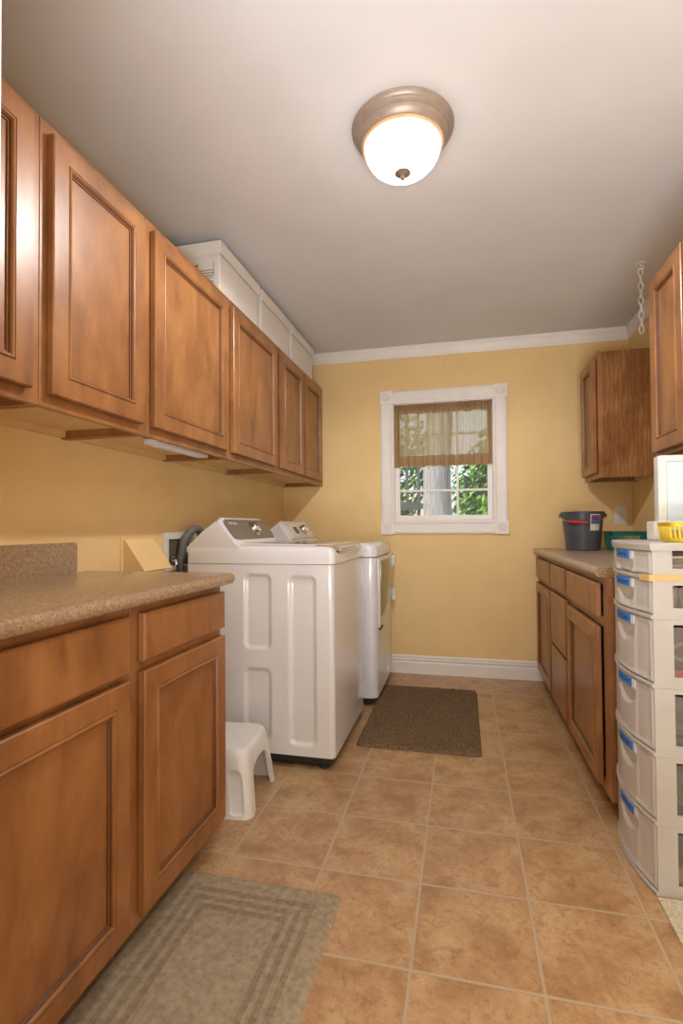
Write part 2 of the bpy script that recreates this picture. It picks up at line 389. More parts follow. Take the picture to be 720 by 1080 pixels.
# ------------------------------------------------------------------ cabinets
def door_bm(axis_x, y0, y1, z0, z1, sgn, fr=.052, t=.02, slab=False):
    """door or drawer front in the plane x = axis_x (its outer face), facing sgn * X"""
    bm = bm_new()
    if slab: L = [(0, t), (0, .005), (.004, .001), (.010, 0)]
    else: L = [(0, t), (0, .003), (.003, 0), (fr, 0), (fr+.0015, .002), (fr+.003, -.001), (fr+.006, -.003), (fr+.010, -.001), (fr+.012, .004), (fr+.0135, .004), (fr+.015, .008), (fr+.018, .008), (fr+.0195, .012)]
    loops = []
    for ins, dep in L: loops.append([(axis_x-sgn*dep, y, z) for y, z in ((y0+ins, z0+ins), (y1-ins, z0+ins), (y1-ins, z1-ins), (y0+ins, z1-ins))])
    loft(bm, loops); bm.faces.ensure_lookup_table()
    if not slab:
        for k, f in enumerate(bm.faces):
            if k//4 in (3, 8, 9, 11): f.material_index = 1
    return bm
def cabinet(name, label, group, sgn, fx, wallx, y0, y1, z0, z1, doors, drawers, stile=.045, toe=0, endmat=None, under=True, rails=(.04, .04), mids=(), xrails=(), partition=False):
    """fx: face-frame plane; doors/drawers: (y0,y1,z0,z1,label)"""
    t = thing(name, label, 'cabinet', ((fx+wallx)/2, (y0+y1)/2, 0 if toe else z0), group)
    xb = fx-sgn*.019                                             # back of the face frame
    g = sgn*.002
    X = lambda a, b_: (min(a, b_), max(a, b_))
    bm = bm_new()
    zb = z0+toe
    a, b_ = X(xb, wallx+g)
    e = .001
    box(bm, a, b_, y0+e, y0+.016, zb if toe else zb, z1-.001); box(bm, a, b_, y1-.016, y1-e, zb, z1-.001)
    box(bm, a, b_, y0+.016, y1-.016, z1-.018, z1-.001)
    c_, d_ = X(wallx+g, wallx+sgn*.008); box(bm, c_, d_, y0+.016, y1-.016, zb+.03, z1-.018)
    finish('carcass', bm, endmat or m_wood, t)
    bm = bm_new(); lo = zb+.028 if not toe else zb
    box(bm, a, b_, y0+.016, y1-.016, lo, lo+.014)
    if not toe:
        c_, d_ = X(wallx+sgn*.003, wallx+sgn*.021); box(bm, c_, d_, y0+.016, y1-.016, zb+.004, lo)   # hanging rail along the wall
        e_, f_ = X(xb, d_ if sgn > 0 else c_)
    finish('bottom_panel', bm, m_under, t)
    # face frame
    bm = bm_new(); a, b_ = X(fx, xb)
    box(bm, a, b_, y0+.0005, y0+stile, zb, z1, .001, 1); box(bm, a, b_, y1-stile, y1-.0005, zb, z1, .001, 1)
    box(bm, a+.0003, b_-.0003, y0+stile-.001, y1-stile+.001, zb+.0002, zb+rails[0]); box(bm, a+.0003, b_-.0003, y0+stile-.001, y1-stile+.001, z1-rails[1], z1-.0002)
    for ym in mids: box(bm, a+.0003, b_-.0003, ym-.02, ym+.02, zb+rails[0]-.001, z1-rails[1]+.001)
    for zm in xrails: box(bm, a+.0005, b_-.0005, y0+stile-.001, y1-stile+.001, zm-.018, zm+.018)
    finish('face_frame', bm, m_wood, t)
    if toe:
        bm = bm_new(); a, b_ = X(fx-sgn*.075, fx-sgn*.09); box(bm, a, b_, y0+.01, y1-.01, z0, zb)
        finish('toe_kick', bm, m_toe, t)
    dx = fx+sgn*.0235
    for q in doors:
        d = finish('door', door_bm(dx, q[0], q[1], q[2], q[3], sgn), m_wood, t); d.data.materials.append(m_glaze)
        if len(q) > 4: d['label'] = q[4]
    for q in drawers:
        d = finish('drawer', door_bm(dx, q[0], q[1], q[2], q[3], sgn, slab=True), m_wood, t)
        if len(q) > 4: d['label'] = q[4]
    return t
GU = 'upper cabinets along the left wall'
UF, UZ0, UZ1 = -1.05, 1.397, 2.152
dz = (1.430, 2.118)
cabinet('upper_cabinet', 'brown wooden upper cabinet cut by the left edge of the photo', GU, 1, UF, XL, .47, 1.080, UZ0, UZ1, [(.50, 1.042, *dz)], [])
cabinet('upper_cabinet', 'brown upper cabinet with one narrow door, second from the left edge', GU, 1, UF, XL, 1.081, 1.526, UZ0, UZ1, [(1.104, 1.498, *dz)], [])
cabinet('upper_cabinet', 'brown upper cabinet with one wide door and the white light bar beneath it', GU, 1, UF, XL, 1.527, 2.150, UZ0, UZ1, [(1.556, 2.124, *dz)], [])
cabinet('upper_cabinet', 'brown one-door upper cabinet over the washer, under the nearest white box', GU, 1, UF, XL, 2.151, 2.790, UZ0, UZ1, [(2.180, 2.752, *dz)], [])
cabinet('upper_cabinet', 'brown left upper cabinet with two narrow doors, last one against the back wall', GU, 1, UF, XL, 2.791, 3.798, UZ0, UZ1, [(2.832, 3.252, *dz), (3.283, 3.712, *dz)], [], mids=(3.268,))
# lower cabinet on the left
LF = -.82; CT = .923
GL = 'lower cabinets on the left'
cabinet('base_cabinet', 'brown wooden base cabinet at the lower left with a wide drawer over one wide door', GL, 1, LF, XL, .50, 1.130, 0, .884, [(.535, 1.104, .095, .705)], [(.535, 1.104, .722, .862)], toe=.065, rails=(.04, .03), xrails=(.712,))
cabinet('base_cabinet', 'brown wooden base cabinet with a narrow drawer and door, beside the white stool', GL, 1, LF, XL, 1.131, 1.625, 0, .884, [(1.162, 1.618, .095, .712)], [(1.162, 1.618, .738, .862)], toe=.065, rails=(.04, .03), xrails=(.725,))
def counter_profile(front, back, top, th, sgn):
    n = 8; pts = [(back, top-th), (back, top)]
    pts += [(front-sgn*.018, top)]
    for k in range(1, n+1):
        a = PI/2-PI*k/n
        pts.append((front-sgn*.018+sgn*.018*math.cos(a), top-th/2+th/2*math.sin(a)))
    return pts
t = thing('countertop', 'speckled brown laminate countertop over the left base cabinets', 'countertop', (-1.1, 1.1, .885))
bm = bm_new(); prism(bm, counter_profile(-.775, XL+.003, CT, .038, 1), 1, .455, 1.648)
o = finish('worktop', bm, m_lam, t, smooth=40)
bm = bm_new(); prism(bm, rrect(.455, 1.56, CT-.001, 1.032, .012), 0, XL+.003, XL+.028); finish('backsplash', bm, m_lam, t, smooth=40)

# right base run
RF = .52
GR = 'lower cabinets on the right'
cabinet('base_cabinet', 'brown base cabinet on the right, nearest the plastic drawer tower', GR, -1, RF, XR, 2.06, 2.735, 0, .884,
        [(2.155, 2.715, .085, .690)], [(2.150, 2.715, .728, .858)], toe=.065, rails=(.04, .03), xrails=(.71,), stile=.07, endmat=m_wood_end)
cabinet('base_cabinet', 'brown wooden drawer cabinet on the right with three flat fronts between two door cabinets', GR, -1, RF, XR, 2.736, 3.215, 0, .884,
        [], [(2.765, 3.190, .728, .858), (2.765, 3.190, .410, .700), (2.765, 3.190, .085, .392)], toe=.065, rails=(.04, .03), xrails=(.714, .40))
cabinet('base_cabinet', 'brown wooden base cabinet on the right, farthest one, against the back wall', GR, -1, RF, XR, 3.216, 3.797, 0, .884,
        [(3.240, 3.780, .085, .690)], [(3.240, 3.780, .728, .858)], toe=.065, rails=(.04, .03), xrails=(.71,))
t = thing('countertop', 'grey brown laminate countertop on the right with a raw particle board end', 'countertop', (.8, 2.9, .885))
bm = bm_new(); prism(bm, counter_profile(.482, XR-.003, CT, .038, -1), 1, 2.085, 3.797); finish('worktop', bm, m_lam2, t, smooth=40)
bm = bm_new(); prism(bm, counter_profile(.483, XR-.003, CT-.001, .036, -1), 1, 2.083, 2.0852)
o = finish('cut_end', bm, m_pbrd, t); o['label'] = 'raw particle board cut end'
# upper cabinets on the right
cabinet('upper_cabinet', 'small brown upper cabinet near the back wall, its grained side facing the room', 'upper cabinets on the right', -1, .80, XR, 3.31, 3.68, 1.366, 2.124,
        [(3.345, 3.662, 1.395, 2.095)], [], endmat=m_wood_end, stile=.035)
cabinet('upper_cabinet', 'brown upper cabinet cut by the right edge, above the white framed panel', 'upper cabinets on the right', -1, .80, XR, 1.70, 2.40, 1.366, 2.124,
        [(2.055, 2.375, 1.378, 2.104), (1.72, 2.035, 1.378, 2.104)], [], mids=(2.045,), endmat=m_wood_end)

# under-cabinet light bar
t = thing('light_bar', 'slim white under-cabinet light bar mounted beneath the left upper cabinets', 'light', (-1.12, 1.86, 1.392))
bm = bm_new(); box(bm, -1.145, -1.095, 1.66, 2.06, 1.392, 1.412, .004); finish('housing', bm, m_plast, t, smooth=40)
bm = bm_new(); box(bm, -1.135, -1.105, 1.70, 2.02, 1.389, 1.393, .001); finish('diffuser', bm, m_labelw, t)
for y_ in (1.645, 2.0):
    bm = bm_new(); box(bm, -1.14, -1.10, y_, y_+.05, 1.412, 1.4245); finish('mounting_block', bm, m_wood, t)

# ------------------------------------------------------------------ storage boxes above the cabinets
def file_box(y0, y1, label, skew=0):
    x0, x1, z0, z1 = XL+.012, -1.045, UZ1+.001, 2.382
    t = thing('storage_box', label, 'box', ((x0+x1)/2, (y0+y1)/2, z0), 'white boxes on top of the left upper cabinets')
    bm = bm_new()
    lo = [(x, y, z0) for x, y in rrect(x0+.006, x1-.010, y0+.010, y1-.010, .004, 2)]; hi = [(x, y, z1-.006) for x, y in rrect(x0+.006, x1-.009, y0+.009, y1-.009, .004, 2)]
    loft(bm, [lo, hi]); finish('body', bm, m_box, t)
    bm = bm_new()
    q_ = lambda z, i_: [(x, y, z) for x, y in rrect(x0+i_, x1-i_, y0+i_, y1-i_, .003, 2)]
    loft(bm, [q_(z1-.004, .003), q_(z1-.060, .003), q_(z1-.062, 0), q_(z1-.002, 0), q_(z1, .002)]); finish('lid', bm, m_box, t)
    # printing on the end that faces the camera side
    bm = bm_new(); ye = y0+.0093; rnd = random.Random(int(y0*100))
    for r in range(3):
        x = x1-.115
        while x < x1-.045:
            w = rnd.uniform(.004, .011); zc = z0+.098-.012*r
            box(bm, x, x+w, ye-.001, ye, zc, zc+.005); x += w+.003
    x = x1-.078
    while x < x1-.045:
        w = rnd.choice((.001, .002, .003)); box(bm, x, x+w, ye-.001, ye, z0+.022, z0+.052); x += w+.002
    box(bm, x1-.041, x1-.0385, ye-.001, ye, z0+.07, z0+.135); box(bm, x1-.115, x1-.0385, ye-.001, ye, z0+.066, z0+.068)
    finish('printing', bm, m_ink, t)
    bm = bm_new(); prism(bm, [(x1-.15, z0+.13), (x1-.118, z0+.132), (x1-.122, z0+.12), (x1-.135, z0+.104), (x1-.15, z0+.10)], 1, ye-.001, ye)
    finish('leaf_emblem', bm, m_green, t)
file_box(2.085, 2.545, 'white lidded cardboard box on the upper cabinets, nearest of the row, printed end showing')
file_box(2.572, 3.050, 'white lidded cardboard box on the upper cabinets, between two other white boxes')
file_box(3.078, 3.560, 'white lidded cardboard box on the upper cabinets, closest to the back wall')

# ------------------------------------------------------------------ ceiling light
LX, LY = -.182, 1.700
t = thing('ceiling_light', 'round flush ceiling light with stepped bronze ring and frosted glass bowl', 'ceiling light', (LX, LY, H))
bm = bm_new(); lathe(bm, [(.0, H-.001), (.169, H-.001), (.172, H-.005), (.171, H-.010), (.165, H-.014), (.162, H-.018), (.162, H-.025), (.156, H-.030), (.150, H-.033), (.148, H-.043), (.145, H-.047), (.141, H-.050), (.138, H-.057), (.132, H-.059), (.124, H-.052), (.0, H-.050)], LX, LY, 64)
finish('canopy', bm, m_nickel, t, smooth=35)
bm = bm_new(); lathe(bm, [(.133, H-.057), (.138, H-.060), (.137, H-.064), (.130, H-.067), (.124, H-.062)], LX, LY, 64)
o = finish('inner_ring', bm, m_gold, t, smooth=50); o['label'] = 'gold inner ring'
bm = bm_new(); pr = []
for k in range(19):
    a = PI/2*k/18; pr.append((.128*math.cos(a)**.8 if k < 18 else 0, H-.062-.092*math.sin(a)))
lathe(bm, pr, LX, LY, 64); finish('glass_bowl', bm, m_dome, t, smooth=80)
bm = bm_new(); zb = H-.153
lathe(bm, [(0, zb+.004), (.026, zb+.003), (.027, zb-.001), (.022, zb-.005), (.010, zb-.008), (.007, zb-.012), (.009, zb-.015), (.007, zb-.021), (0, zb-.023)], LX, LY, 24)
finish('finial', bm, noisy('finial_bronze', (120, 104, 92), (130, 114, 102), 30, .5), t, smooth=40)
# the lamp's own bulb, inside the bowl, thrown downwards by the pan above it
pl = bpy.data.lights.new('bulb', 'SPOT'); pl.energy = BULB_W; pl.shadow_soft_size = .035; pl.color = (1, .98, .95); pl.spot_size = math.radians(176); pl.spot_blend = .35
po = bpy.data.objects.new('bulb', pl); COL.objects.link(po); po.location = (0, 0, -.100); po.parent = t

# ------------------------------------------------------------------ washer and dryer
def appliance_hull(bm, x0, x1, y0, y1, z0, z1, rf, near_open=False):
    """rounded front corners (at x1), square back"""
    def ring(z, ins=0):
        p = [(x0, y1-ins), (x0, y0+ins)]
        n = 6
        p += [(x1-ins-rf+rf*math.sin(PI/2*k/n), y0+ins+rf-rf*math.cos(PI/2*k/n)) for k in range(n+1)]
        p += [(x1-ins-rf+rf*math.cos(PI/2*k/n), y1-ins-rf+rf*math.sin(PI/2*k/n)) for k in range(n+1)]
        return [(x, y, z) for x, y in p]
    L = [ring(z0+.006, 0), ring(z1)]
    A = [bm.verts.new(p) for p in L[0]]; B = [bm.verts.new(p) for p in L[1]]; n = len(A)
    for k in range(n):
        if near_open and k == 1: continue
        bm.faces.new((A[k], A[(k+1) % n], B[(k+1) % n], B[k]))
    bm.faces.new(A[::-1]); bm.faces.new(B)
def sd_rr(x, z, x0, x1, z0, z1, r):
    cx, cz = (x0+x1)/2, (z0+z1)/2; dx = abs(x-cx)-(x1-x0)/2+r; dz_ = abs(z-cz)-(z1-z0)/2+r
    return math.hypot(max(dx, 0), max(dz_, 0))+min(max(dx, dz_), 0)-r
WX_, WB, WY0, WY1 = -.558, -1.272, 2.19, 2.88
t = washer = thing('washing_machine', 'white top-loading washer with grey control panel, nearer of the two appliances', 'washing machine', (-.93, 2.6, 0))
bm = bm_new(); appliance_hull(bm, WB, WX_, WY0, WY1, .052, .912, .022, near_open=True)
# near side with its pressed recesses (height field)
rec = [(-.984, -.855, .525, .866), (-.766, -.642, .104, .860), (-.984, -.855, .104, .436)]
nx, nz = 150, 170; x0, x1, z0, z1 = WB, WX_-.022, .058, .912
G = []
for i in range(nx+1):
    col = []
    for j in range(nz+1):
        x = x0+(x1-x0)*i/nx; z = z0+(z1-z0)*j/nz; d = 0
        for q in rec:
            s = sd_rr(x, z, *q, .03); s2 = min(max((.006-s)/.022, 0), 1); d = max(d, s2*s2*(3-2*s2))
        col.append(bm.verts.new((x, WY0+.013*d, z)))
    G.append(col)
for i in range(nx):
    for j in range(nz): bm.faces.new((G[i][j], G[i+1][j], G[i+1][j+1], G[i][j+1]))
bmesh.ops.remove_doubles(bm, verts=bm.verts, dist=.0002)
finish('body', bm, m_white, t, smooth=35)
bm = bm_new()
for s in (.012,): box(bm, WB+.02, WX_-s-.006, WY0+.014, WY1-.014, .022, .062, .004)
finish('base', bm, m_black, t)
for fx_, fy_ in ((WX_-.06, WY0+.05), (WX_-.06, WY1-.05), (WB+.07, WY0+.05), (WB+.07, WY1-.05)):
    bm = bm_new(); lathe(bm, [(0, 0), (.024, 0), (.026, .006), (.022, .012), (.012, .014), (.012, .024), (0, .024)], fx_, fy_, 16); finish('foot', bm, m_black, t, smooth=40)
# top housing: side profile (x,z) extruded in y with rounded edges
def top_loops(x_back, x_front, y0, y1, zs, front_drop):
    loops = []
    for z, ins, fr in zs: loops.append([(x, y, z + (front_drop*(x-x_back)/(x_front-x_back) if z > .94 else 0)) for x, y in rrect(x_back+ins*.3, x_front-fr, y0+ins, y1-ins, .025)])
    return loops
bm = bm_new()
loft(bm, top_loops(WB-.01, WX_+.004, WY0-.003, WY1+.003, [(.9125, .004, .004), (.915, 0, 0), (.955, 0, 0), (.978, .002, .005), (.993, .008, .014), (1.001, .018, .028), (1.004, .034, .045)], -.010))
finish('top', bm, m_white, t, smooth=40)
bm = bm_new(); loft(bm, [[(x, y, z-.012*(x+1.3)/.72) for x, y in rrect(-1.06+i_, WX_-.03-i_, WY0+.055+i_, WY1-.055-i_, .03)] for z, i_ in ((.992, 0), (1.007, 0), (1.011, .004), (1.012, .012))])
lid = finish('lid', bm, m_white, t, smooth=40)
bm = bm_new(); loft(bm, [[(x, y, z-.012*(x+1.3)/.72) for x, y in rrect(-.95+i_, WX_-.12-i_, WY0+.12+i_, WY1-.12-i_, .03)] for z, i_ in ((1.008, 0), (1.0135, 0.001))])
finish('lid_window', bm, noisy('dark_lid_glass', (92, 84, 76), (100, 92, 84), 5, .08), lid, smooth=40)
# chrome handle strip curved over the front lip
prof = [(WX_-.075, .9985), (WX_-.03, .9985), (WX_-.004, .992), (WX_+.010, .980), (WX_+.013, .968), (WX_+.009, .957), (WX_-.002, .952), (WX_-.02, .955), (WX_-.06, .975)]
bm = bm_new(); L = []
for k in range(17):
    s = k/16; y = WY0+.035+(WY1-WY0-.06)*s; e = .022*abs(2*s-1)**6
    L.append([(x-e, y, z) for x, z in prof])
loft(bm, L); o = finish('lid_handle', bm, m_chrome, t, smooth=50); o['label'] = 'chrome strip handle'
# console
def console(t, y0, y1, xb, xt, xf, ztop, zf, panel_mat, slant=.07, z_base=.985, xbt=None):
    xbt = xb if xbt is None else xbt
    bm = bm_new(); L = []; n = 14
    for k in range(n+1):
        s = k/n; e = max(0, (abs(2*s-1)-.86)/.14)**2
        y = y0+(y1-y0)*s
        zt = ztop-e*.02; xfo = xf-e*.012
        L.append([(xb, y, z_base-.02), (xb, y, z_base+.004), (xb*.35+xbt*.65, y, zt-.045), (xbt+.004, y, zt-.012), (xbt+.016, y, zt-.002), (xt-.008, y, zt), (xt+.003, y, zt-.007), (xfo, y, zf+.012), (xfo+.006, y, zf+.002), (xfo+.03, y, zf-.012), (xfo+.03, y, z_base-.02)])
    loft(bm, L); c = finish('console', bm, m_white, t, smooth=35)
    A = Vector((xt+.003, 0, ztop-.007)); B = Vector((xf, 0, zf+.012)); D = (B-A); nrm = Vector((-D.z, 0, D.x)).normalized()
    if nrm.x < 0: nrm = -nrm
    return c, A, B, nrm
xt, xf = -1.113, -1.030
con, A, B, N = console(t, WY0+.003, 2.755, WB-.008, xt, xf, 1.130, 1.006, m_grey, xbt=-1.150)
CY1 = 2.755
def on_face(A, B, N, s, y, h_): return A+(B-A)*s+Vector((0, y, 0))+N*h_
def face_poly(pts, h0, h1, A, B, N):
    bm = bm_new(); loft(bm, [[on_face(A, B, N, s, y, h_) for y, s in pts] for h_ in (h0, h1)]); return bm
def slant_rr(ya, yb, sa, sb, r, sh=0, n=4):
    L_ = (B-A).length; out = []
    for (y, s) in rrect(ya, yb, sa*L_, sb*L_, r, n): out.append((y+sh*(s/L_-.5), s/L_))
    return out
o = finish('control_panel', face_poly(slant_rr(WY0+.022, CY1-.03, .03, .95, .03), -.003, .0025, A, B, N), m_grey, t, smooth=40); o['label'] = 'grey glossy control panel'
panel = o
def knob(parent, A, B, N, s, y, r, mat, base_r=None):
    c = on_face(A, B, N, s, y, .003); M_ = N.to_track_quat('Z', 'Y').to_matrix().to_4x4(); M_.translation = c
    bm = bm_new(); lathe(bm, [(0, 0), (r*1.25, 0), (r*1.25, .003), (r*1.08, .005), (r, .008), (r*.93, .022), (r*.85, .025), (r*.3, .0255), (0, .0255)], 0, 0, 32)
    box(bm, -r*.13, r*.13, -r*.85, r*.85, .024, .031, .002)
    bmesh.ops.transform(bm, matrix=M_, verts=bm.verts); return finish('knob', bm, mat, parent, smooth=40)
k = knob(t, A, B, N, .5, WY0+.315, .034, m_chrome); k['label'] = 'round chrome knob'
for i in range(3):
    for j in range(4):
        finish('button', face_poly(slant_rr(WY0+.40+i*.040, WY0+.425+i*.040, .25+j*.15, .31+j*.15, .002), .002, .0032, A, B, N), noisy('panel_mark', (146, 138, 130), (150, 142, 134), 20, .4), panel)
bm = text_mesh('MAYTAG', .022, .0004)
ey = Vector((0, 1, 0)); up = (A-B).normalized(); M_ = Matrix((ey, up, N)).transposed().to_4x4(); M_.translation = on_face(A, B, N, .22, WY0+.105, .0032)
bmesh.ops.transform(bm, matrix=M_, verts=bm.verts); finish('lettering', bm, m_labelw, panel)

# dryer
DX, DB, DY0, DY1 = -.505, -1.26, 3.03, 3.715
t = thing('clothes_dryer', 'white front-loading dryer with a dark tinted door, between the washer and back wall', 'dryer', (-.88, 3.37, 0))
bm = bm_new(); appliance_hull(bm, DB, DX, DY0, DY1, .045, .892, .045); finish('body', bm, m_white, t, smooth=40)
bm = bm_new(); box(bm, DB+.03, DX-.035, DY0+.02, DY1-.02, .012, .055, .004); finish('base', bm, m_black, t)
for fx_, fy_ in ((DX-.07, DY0+.06), (DX-.07, DY1-.06), (DB+.07, DY0+.06), (DB+.07, DY1-.06)):
    bm = bm_new(); lathe(bm, [(0, 0), (.022, 0), (.022, .008), (.01, .012), (.01, .02), (0, .02)], fx_, fy_, 16); finish('foot', bm, m_black, t, smooth=40)
bm = bm_new()
loft(bm, [[(x, y, z) for x, y in rrect(DB+ins*.3, DX-fr, DY0+ins, DY1-ins, .045)] for z, ins, fr in [(.897, .003, .003), (.900, 0, 0), (.940, .001, .004), (.962, .004, .016), (.975, .012, .03), (.981, .028, .05)]])
finish('top', bm, m_white, t, smooth=40)
A_ = None
con, A, B, N = console(t, DY0+.005, DY1-.075, DB-.01, -1.125, -1.045, 1.122, .990, m_white, z_base=.97, xbt=-1.16)
bm = face_poly(slant_rr(DY0+.03, DY1-.10, .93, 1.0, .003), -.003, .003, A, B, N); finish('console_trim', bm, m_chrome, t)
bm = face_poly(slant_rr(DY0+.19, DY0+.26, .28, .66, .004), -.002, .002, A, B, N); o = finish('display', bm, noisy('brown_display', (84, 72, 56), (96, 84, 66), 20, .2), t); o['label'] = 'small dark display'
k = knob(t, A, B, N, .48, DY0+.355, .030, m_chrome); k['label'] = 'round chrome knob'
for i in range(6):
    finish('button', face_poly(slant_rr(DY0+.12+i*.075, DY0+.16+i*.075, .80, .83, .001), .0, .0008, A, B, N), m_ink, con)
# dryer door on the front (plane x = DX)
dy0, dy1, dzt, dzb = DY0+.055, DY1-.015, .925, .455
def dryer_outline(y0, y1, zt, zb, bow, n=14):
    pts = [(y0, zt), (y1, zt)]
    for k in range(n+1):
        s = k/n; pts.append((y1-(y1-y0)*s, zb+bow*(1-s)**1.7))
    return pts
bm = bm_new(); ol = dryer_outline(dy0, dy1, .885, .462, .17)
cy, cz = (dy0+dy1)/2, .68
loft(bm, [[(DX+h_, cy+(y-cy)*sc, cz+(z-cz)*sc) for y, z in ol] for h_, sc in ((-.004, 1), (.004, 1), (.009, .985), (.010, .96))])
door = finish('door', bm, m_white, t, smooth=40)
bm = bm_new(); ol = dryer_outline(dy0+.045, dy1-.055, .868, .522, .13)
cy, cz = (dy0+dy1)/2, .70
loft(bm, [[(DX+h_, cy+(y-cy)*sc, cz+(z-cz)*sc) for y, z in ol] for h_, sc in ((.006, 1), (.0112, 1), (.0122, .98))])
o = finish('door_window', bm, noisy('tinted_door_glass', (64, 52, 38), (70, 58, 42), 6, .07, spec=1.0), door, smooth=40); o['label'] = 'brown tinted glass window'
bm = bm_new(); box(bm, DX-.002, DX+.013, dy0+.01, dy0+.12, .449, .461, .003); finish('door_handle', bm, m_black, door)
for z in (.845, .60):
    bm = bm_new(); box(bm, DX+.002, DX+.022, dy1-.004, dy1+.014, z-.05, z+.03, .003); finish('hinge', bm, m_plast, t)
bm = bm_new(); box(bm, DX-.001, DX+.004, DY0+.40, DY0+.43, .10, .14, .002); finish('badge', bm, m_plast, t)

# ------------------------------------------------------------------ wall fittings behind the washer
t = thing('washer_outlet_box', 'white recessed washer outlet box in the left wall behind the washer', 'outlet box', (XL, 2.27, .88))
bm = bm_new()
for a in ((2.135, 2.40, 1.028, 1.062), (2.135, 2.40, .878, .90), (2.135, 2.172, .90, 1.028), (2.365, 2.40, .90, 1.028)): box(bm, XL+.001, XL+.012, a[0], a[1], a[2], a[3], .002)
finish('frame', bm, m_plast, t)
bm = bm_new(); box(bm, XL+.001, XL+.003, 2.17, 2.37, .90, 1.03); finish('back_plate', bm, noisy('box_interior_brown', (88, 78, 62), (104, 92, 74), 12, .7), t)
for y in (2.20, 2.33):
    bm = bm_new(); tube(bm, [(XL+.003, y, .925), (XL+.03, y, .925), (XL+.035, y, .905)], .009, 10); box(bm, XL+.012, XL+.028, y-.014, y+.014, .938, .946, .002)
    finish('valve', bm, m_chrome, t, smooth=40)
bm = bm_new(); pts = spline([(XL+.022, 2.255, .80), (XL+.026, 2.25, .92), (XL+.040, 2.262, 1.02), (XL+.056, 2.30, 1.066), (XL+.062, 2.355, 1.075), (XL+.055, 2.405, 1.03), (XL+.05, 2.42, .88)], 14)
tube(bm, pts, [.019+.0012*(k % 2) for k in range(len(pts))], 14)
tag(finish('drain_hose', bm, m_hose, smooth=30), 'thick grey drain hose arching behind the washer console', 'hose')
bm = bm_new(); tube(bm, spline([(XL+.036, 2.205, .904), (XL+.045, 2.20, .890), (XL+.05, 2.195, .84), (XL+.045, 2.20, .76), (XL+.04, 2.21, .70)], 8), .007, 10)
tag(finish('supply_hose', bm, m_black, smooth=40), 'thin black supply hose hanging from a valve of the white outlet box', 'hose')
# wedge shaped hood painted like the wall
t = thing('vent_hood', 'small wedge shaped cover painted wall yellow, left of the washer outlet box', 'vent cover', (XL, 1.95, .90))
bm = bm_new(); prism(bm, [(XL+.001, 1.03), (XL+.012, 1.034), (XL+.105, .905), (XL+.095, .898), (XL+.001, .898)], 1, 1.845, 2.05); finish('hood', bm, m_wall, t)
bm = bm_new(); box(bm, XL+.001, XL+.005, 1.832, 2.062, .89, 1.042, .001); finish('back_flange', bm, m_wall, t)

# outlet on the back wall
t = thing('wall_outlet', 'white double electrical outlet on the back wall above the right counter', 'outlet', (1.044, YB, 1.085))
bm = bm_new(); box(bm, 1.006, 1.082, YB-.006, YB-.0005, 1.084, 1.206, .003); finish('cover_plate', bm, m_plast, t, smooth=40)
for z in (1.122, 1.168):
    bm = bm_new(); lathe(bm, [(0, 0), (.0165, 0), (.0165, .003), (0, .003)], 0, 0, 20)
    bmesh.ops.transform(bm, matrix=Matrix.Translation((1.044, YB-.0055, z)) @ Matrix.Rotation(PI/2, 4, 'X'), verts=bm.verts); s_ = finish('socket', bm, m_plast, t)
    bm = bm_new()
    for dx_ in (-.006, .006): box(bm, 1.044+dx_-.001, 1.044+dx_+.001, YB-.0092, YB-.008, z-.001, z+.008)
    box(bm, 1.042, 1.046, YB-.0092, YB-.008, z-.011, z-.007); finish('slots', bm, m_black, s_)
bm = bm_new(); box(bm, XR-.012, XR-.001, 3.16, 3.22, 1.99, 2.08, .003)
tag(finish('wall_plate', bm, m_plast), 'small white plate on the right wall, between the two right upper cabinets', 'wall plate')

# ------------------------------------------------------------------ valance
t = thing('valance_curtain', 'short gathered brown striped valance hanging inside the window frame', 'curtain', (-.137, 3.83, 1.53))
CX0, CX1 = -.497, .222
def fold(x, z):
    s = (x-CX0)/(CX1-CX0); k = (z-1.53)/.46
    g = .015*math.sin(s*2*PI*8+1.6*math.sin(s*11))+.004*math.sin(s*2*PI*21+2)+.006*math.sin(s*2*PI*4.3+.5)
    tight = .008*math.sin(s*2*PI*38+math.sin(s*17)*2)
    w = min(1, max(0, (k-.86)/.08))
    return 3.824+g*(1-w*.6)+tight*w
def sheet(za, zb, nzz, off=0, x0=CX0, x1=CX1, nx_=260):
    bm = bm_new(); G = []
    for i in range(nx_+1):
        x = x0+(x1-x0)*i/nx_
        G.append([bm.verts.new((x, fold(x, za+(zb-za)*j/nzz)+off, za+(zb-za)*j/nzz+(.005*math.sin(x*29+1)+.003*math.sin(x*71) if j == 0 and za < 1.6 else 0))) for j in range(nzz+1)])
    for i in range(nx_):
        for j in range(nzz): bm.faces.new((G[i][j], G[i+1][j], G[i+1][j+1], G[i][j+1]))
    return bm
finish('panel', sheet(1.608, 1.925, 20), m_cur, t, smooth=80)
o = finish('hem', sheet(1.528, 1.608, 5, -.001), m_hem, t, smooth=80); o['label'] = 'darker doubled bottom hem'
o = finish('heading', sheet(1.925, 1.992, 8, -.001), m_hem, t, smooth=80); o['label'] = 'gathered rod pocket heading'
bm = bm_new(); G0 = sheet(1.60, 1.93, 16, -.002, CX0, CX0+.045, 20); finish('side_hem', G0, m_hem, t, smooth=80)
finish('side_hem', sheet(1.60, 1.93, 16, -.002, CX1-.028, CX1, 14), m_hem, t, smooth=80)
bm = bm_new(); tube(bm, [(CX0-.002, 3.856, 1.960), (CX1+.002, 3.856, 1.960)], .004, 10); finish('curtain_rod', bm, m_trim, t, smooth=40)

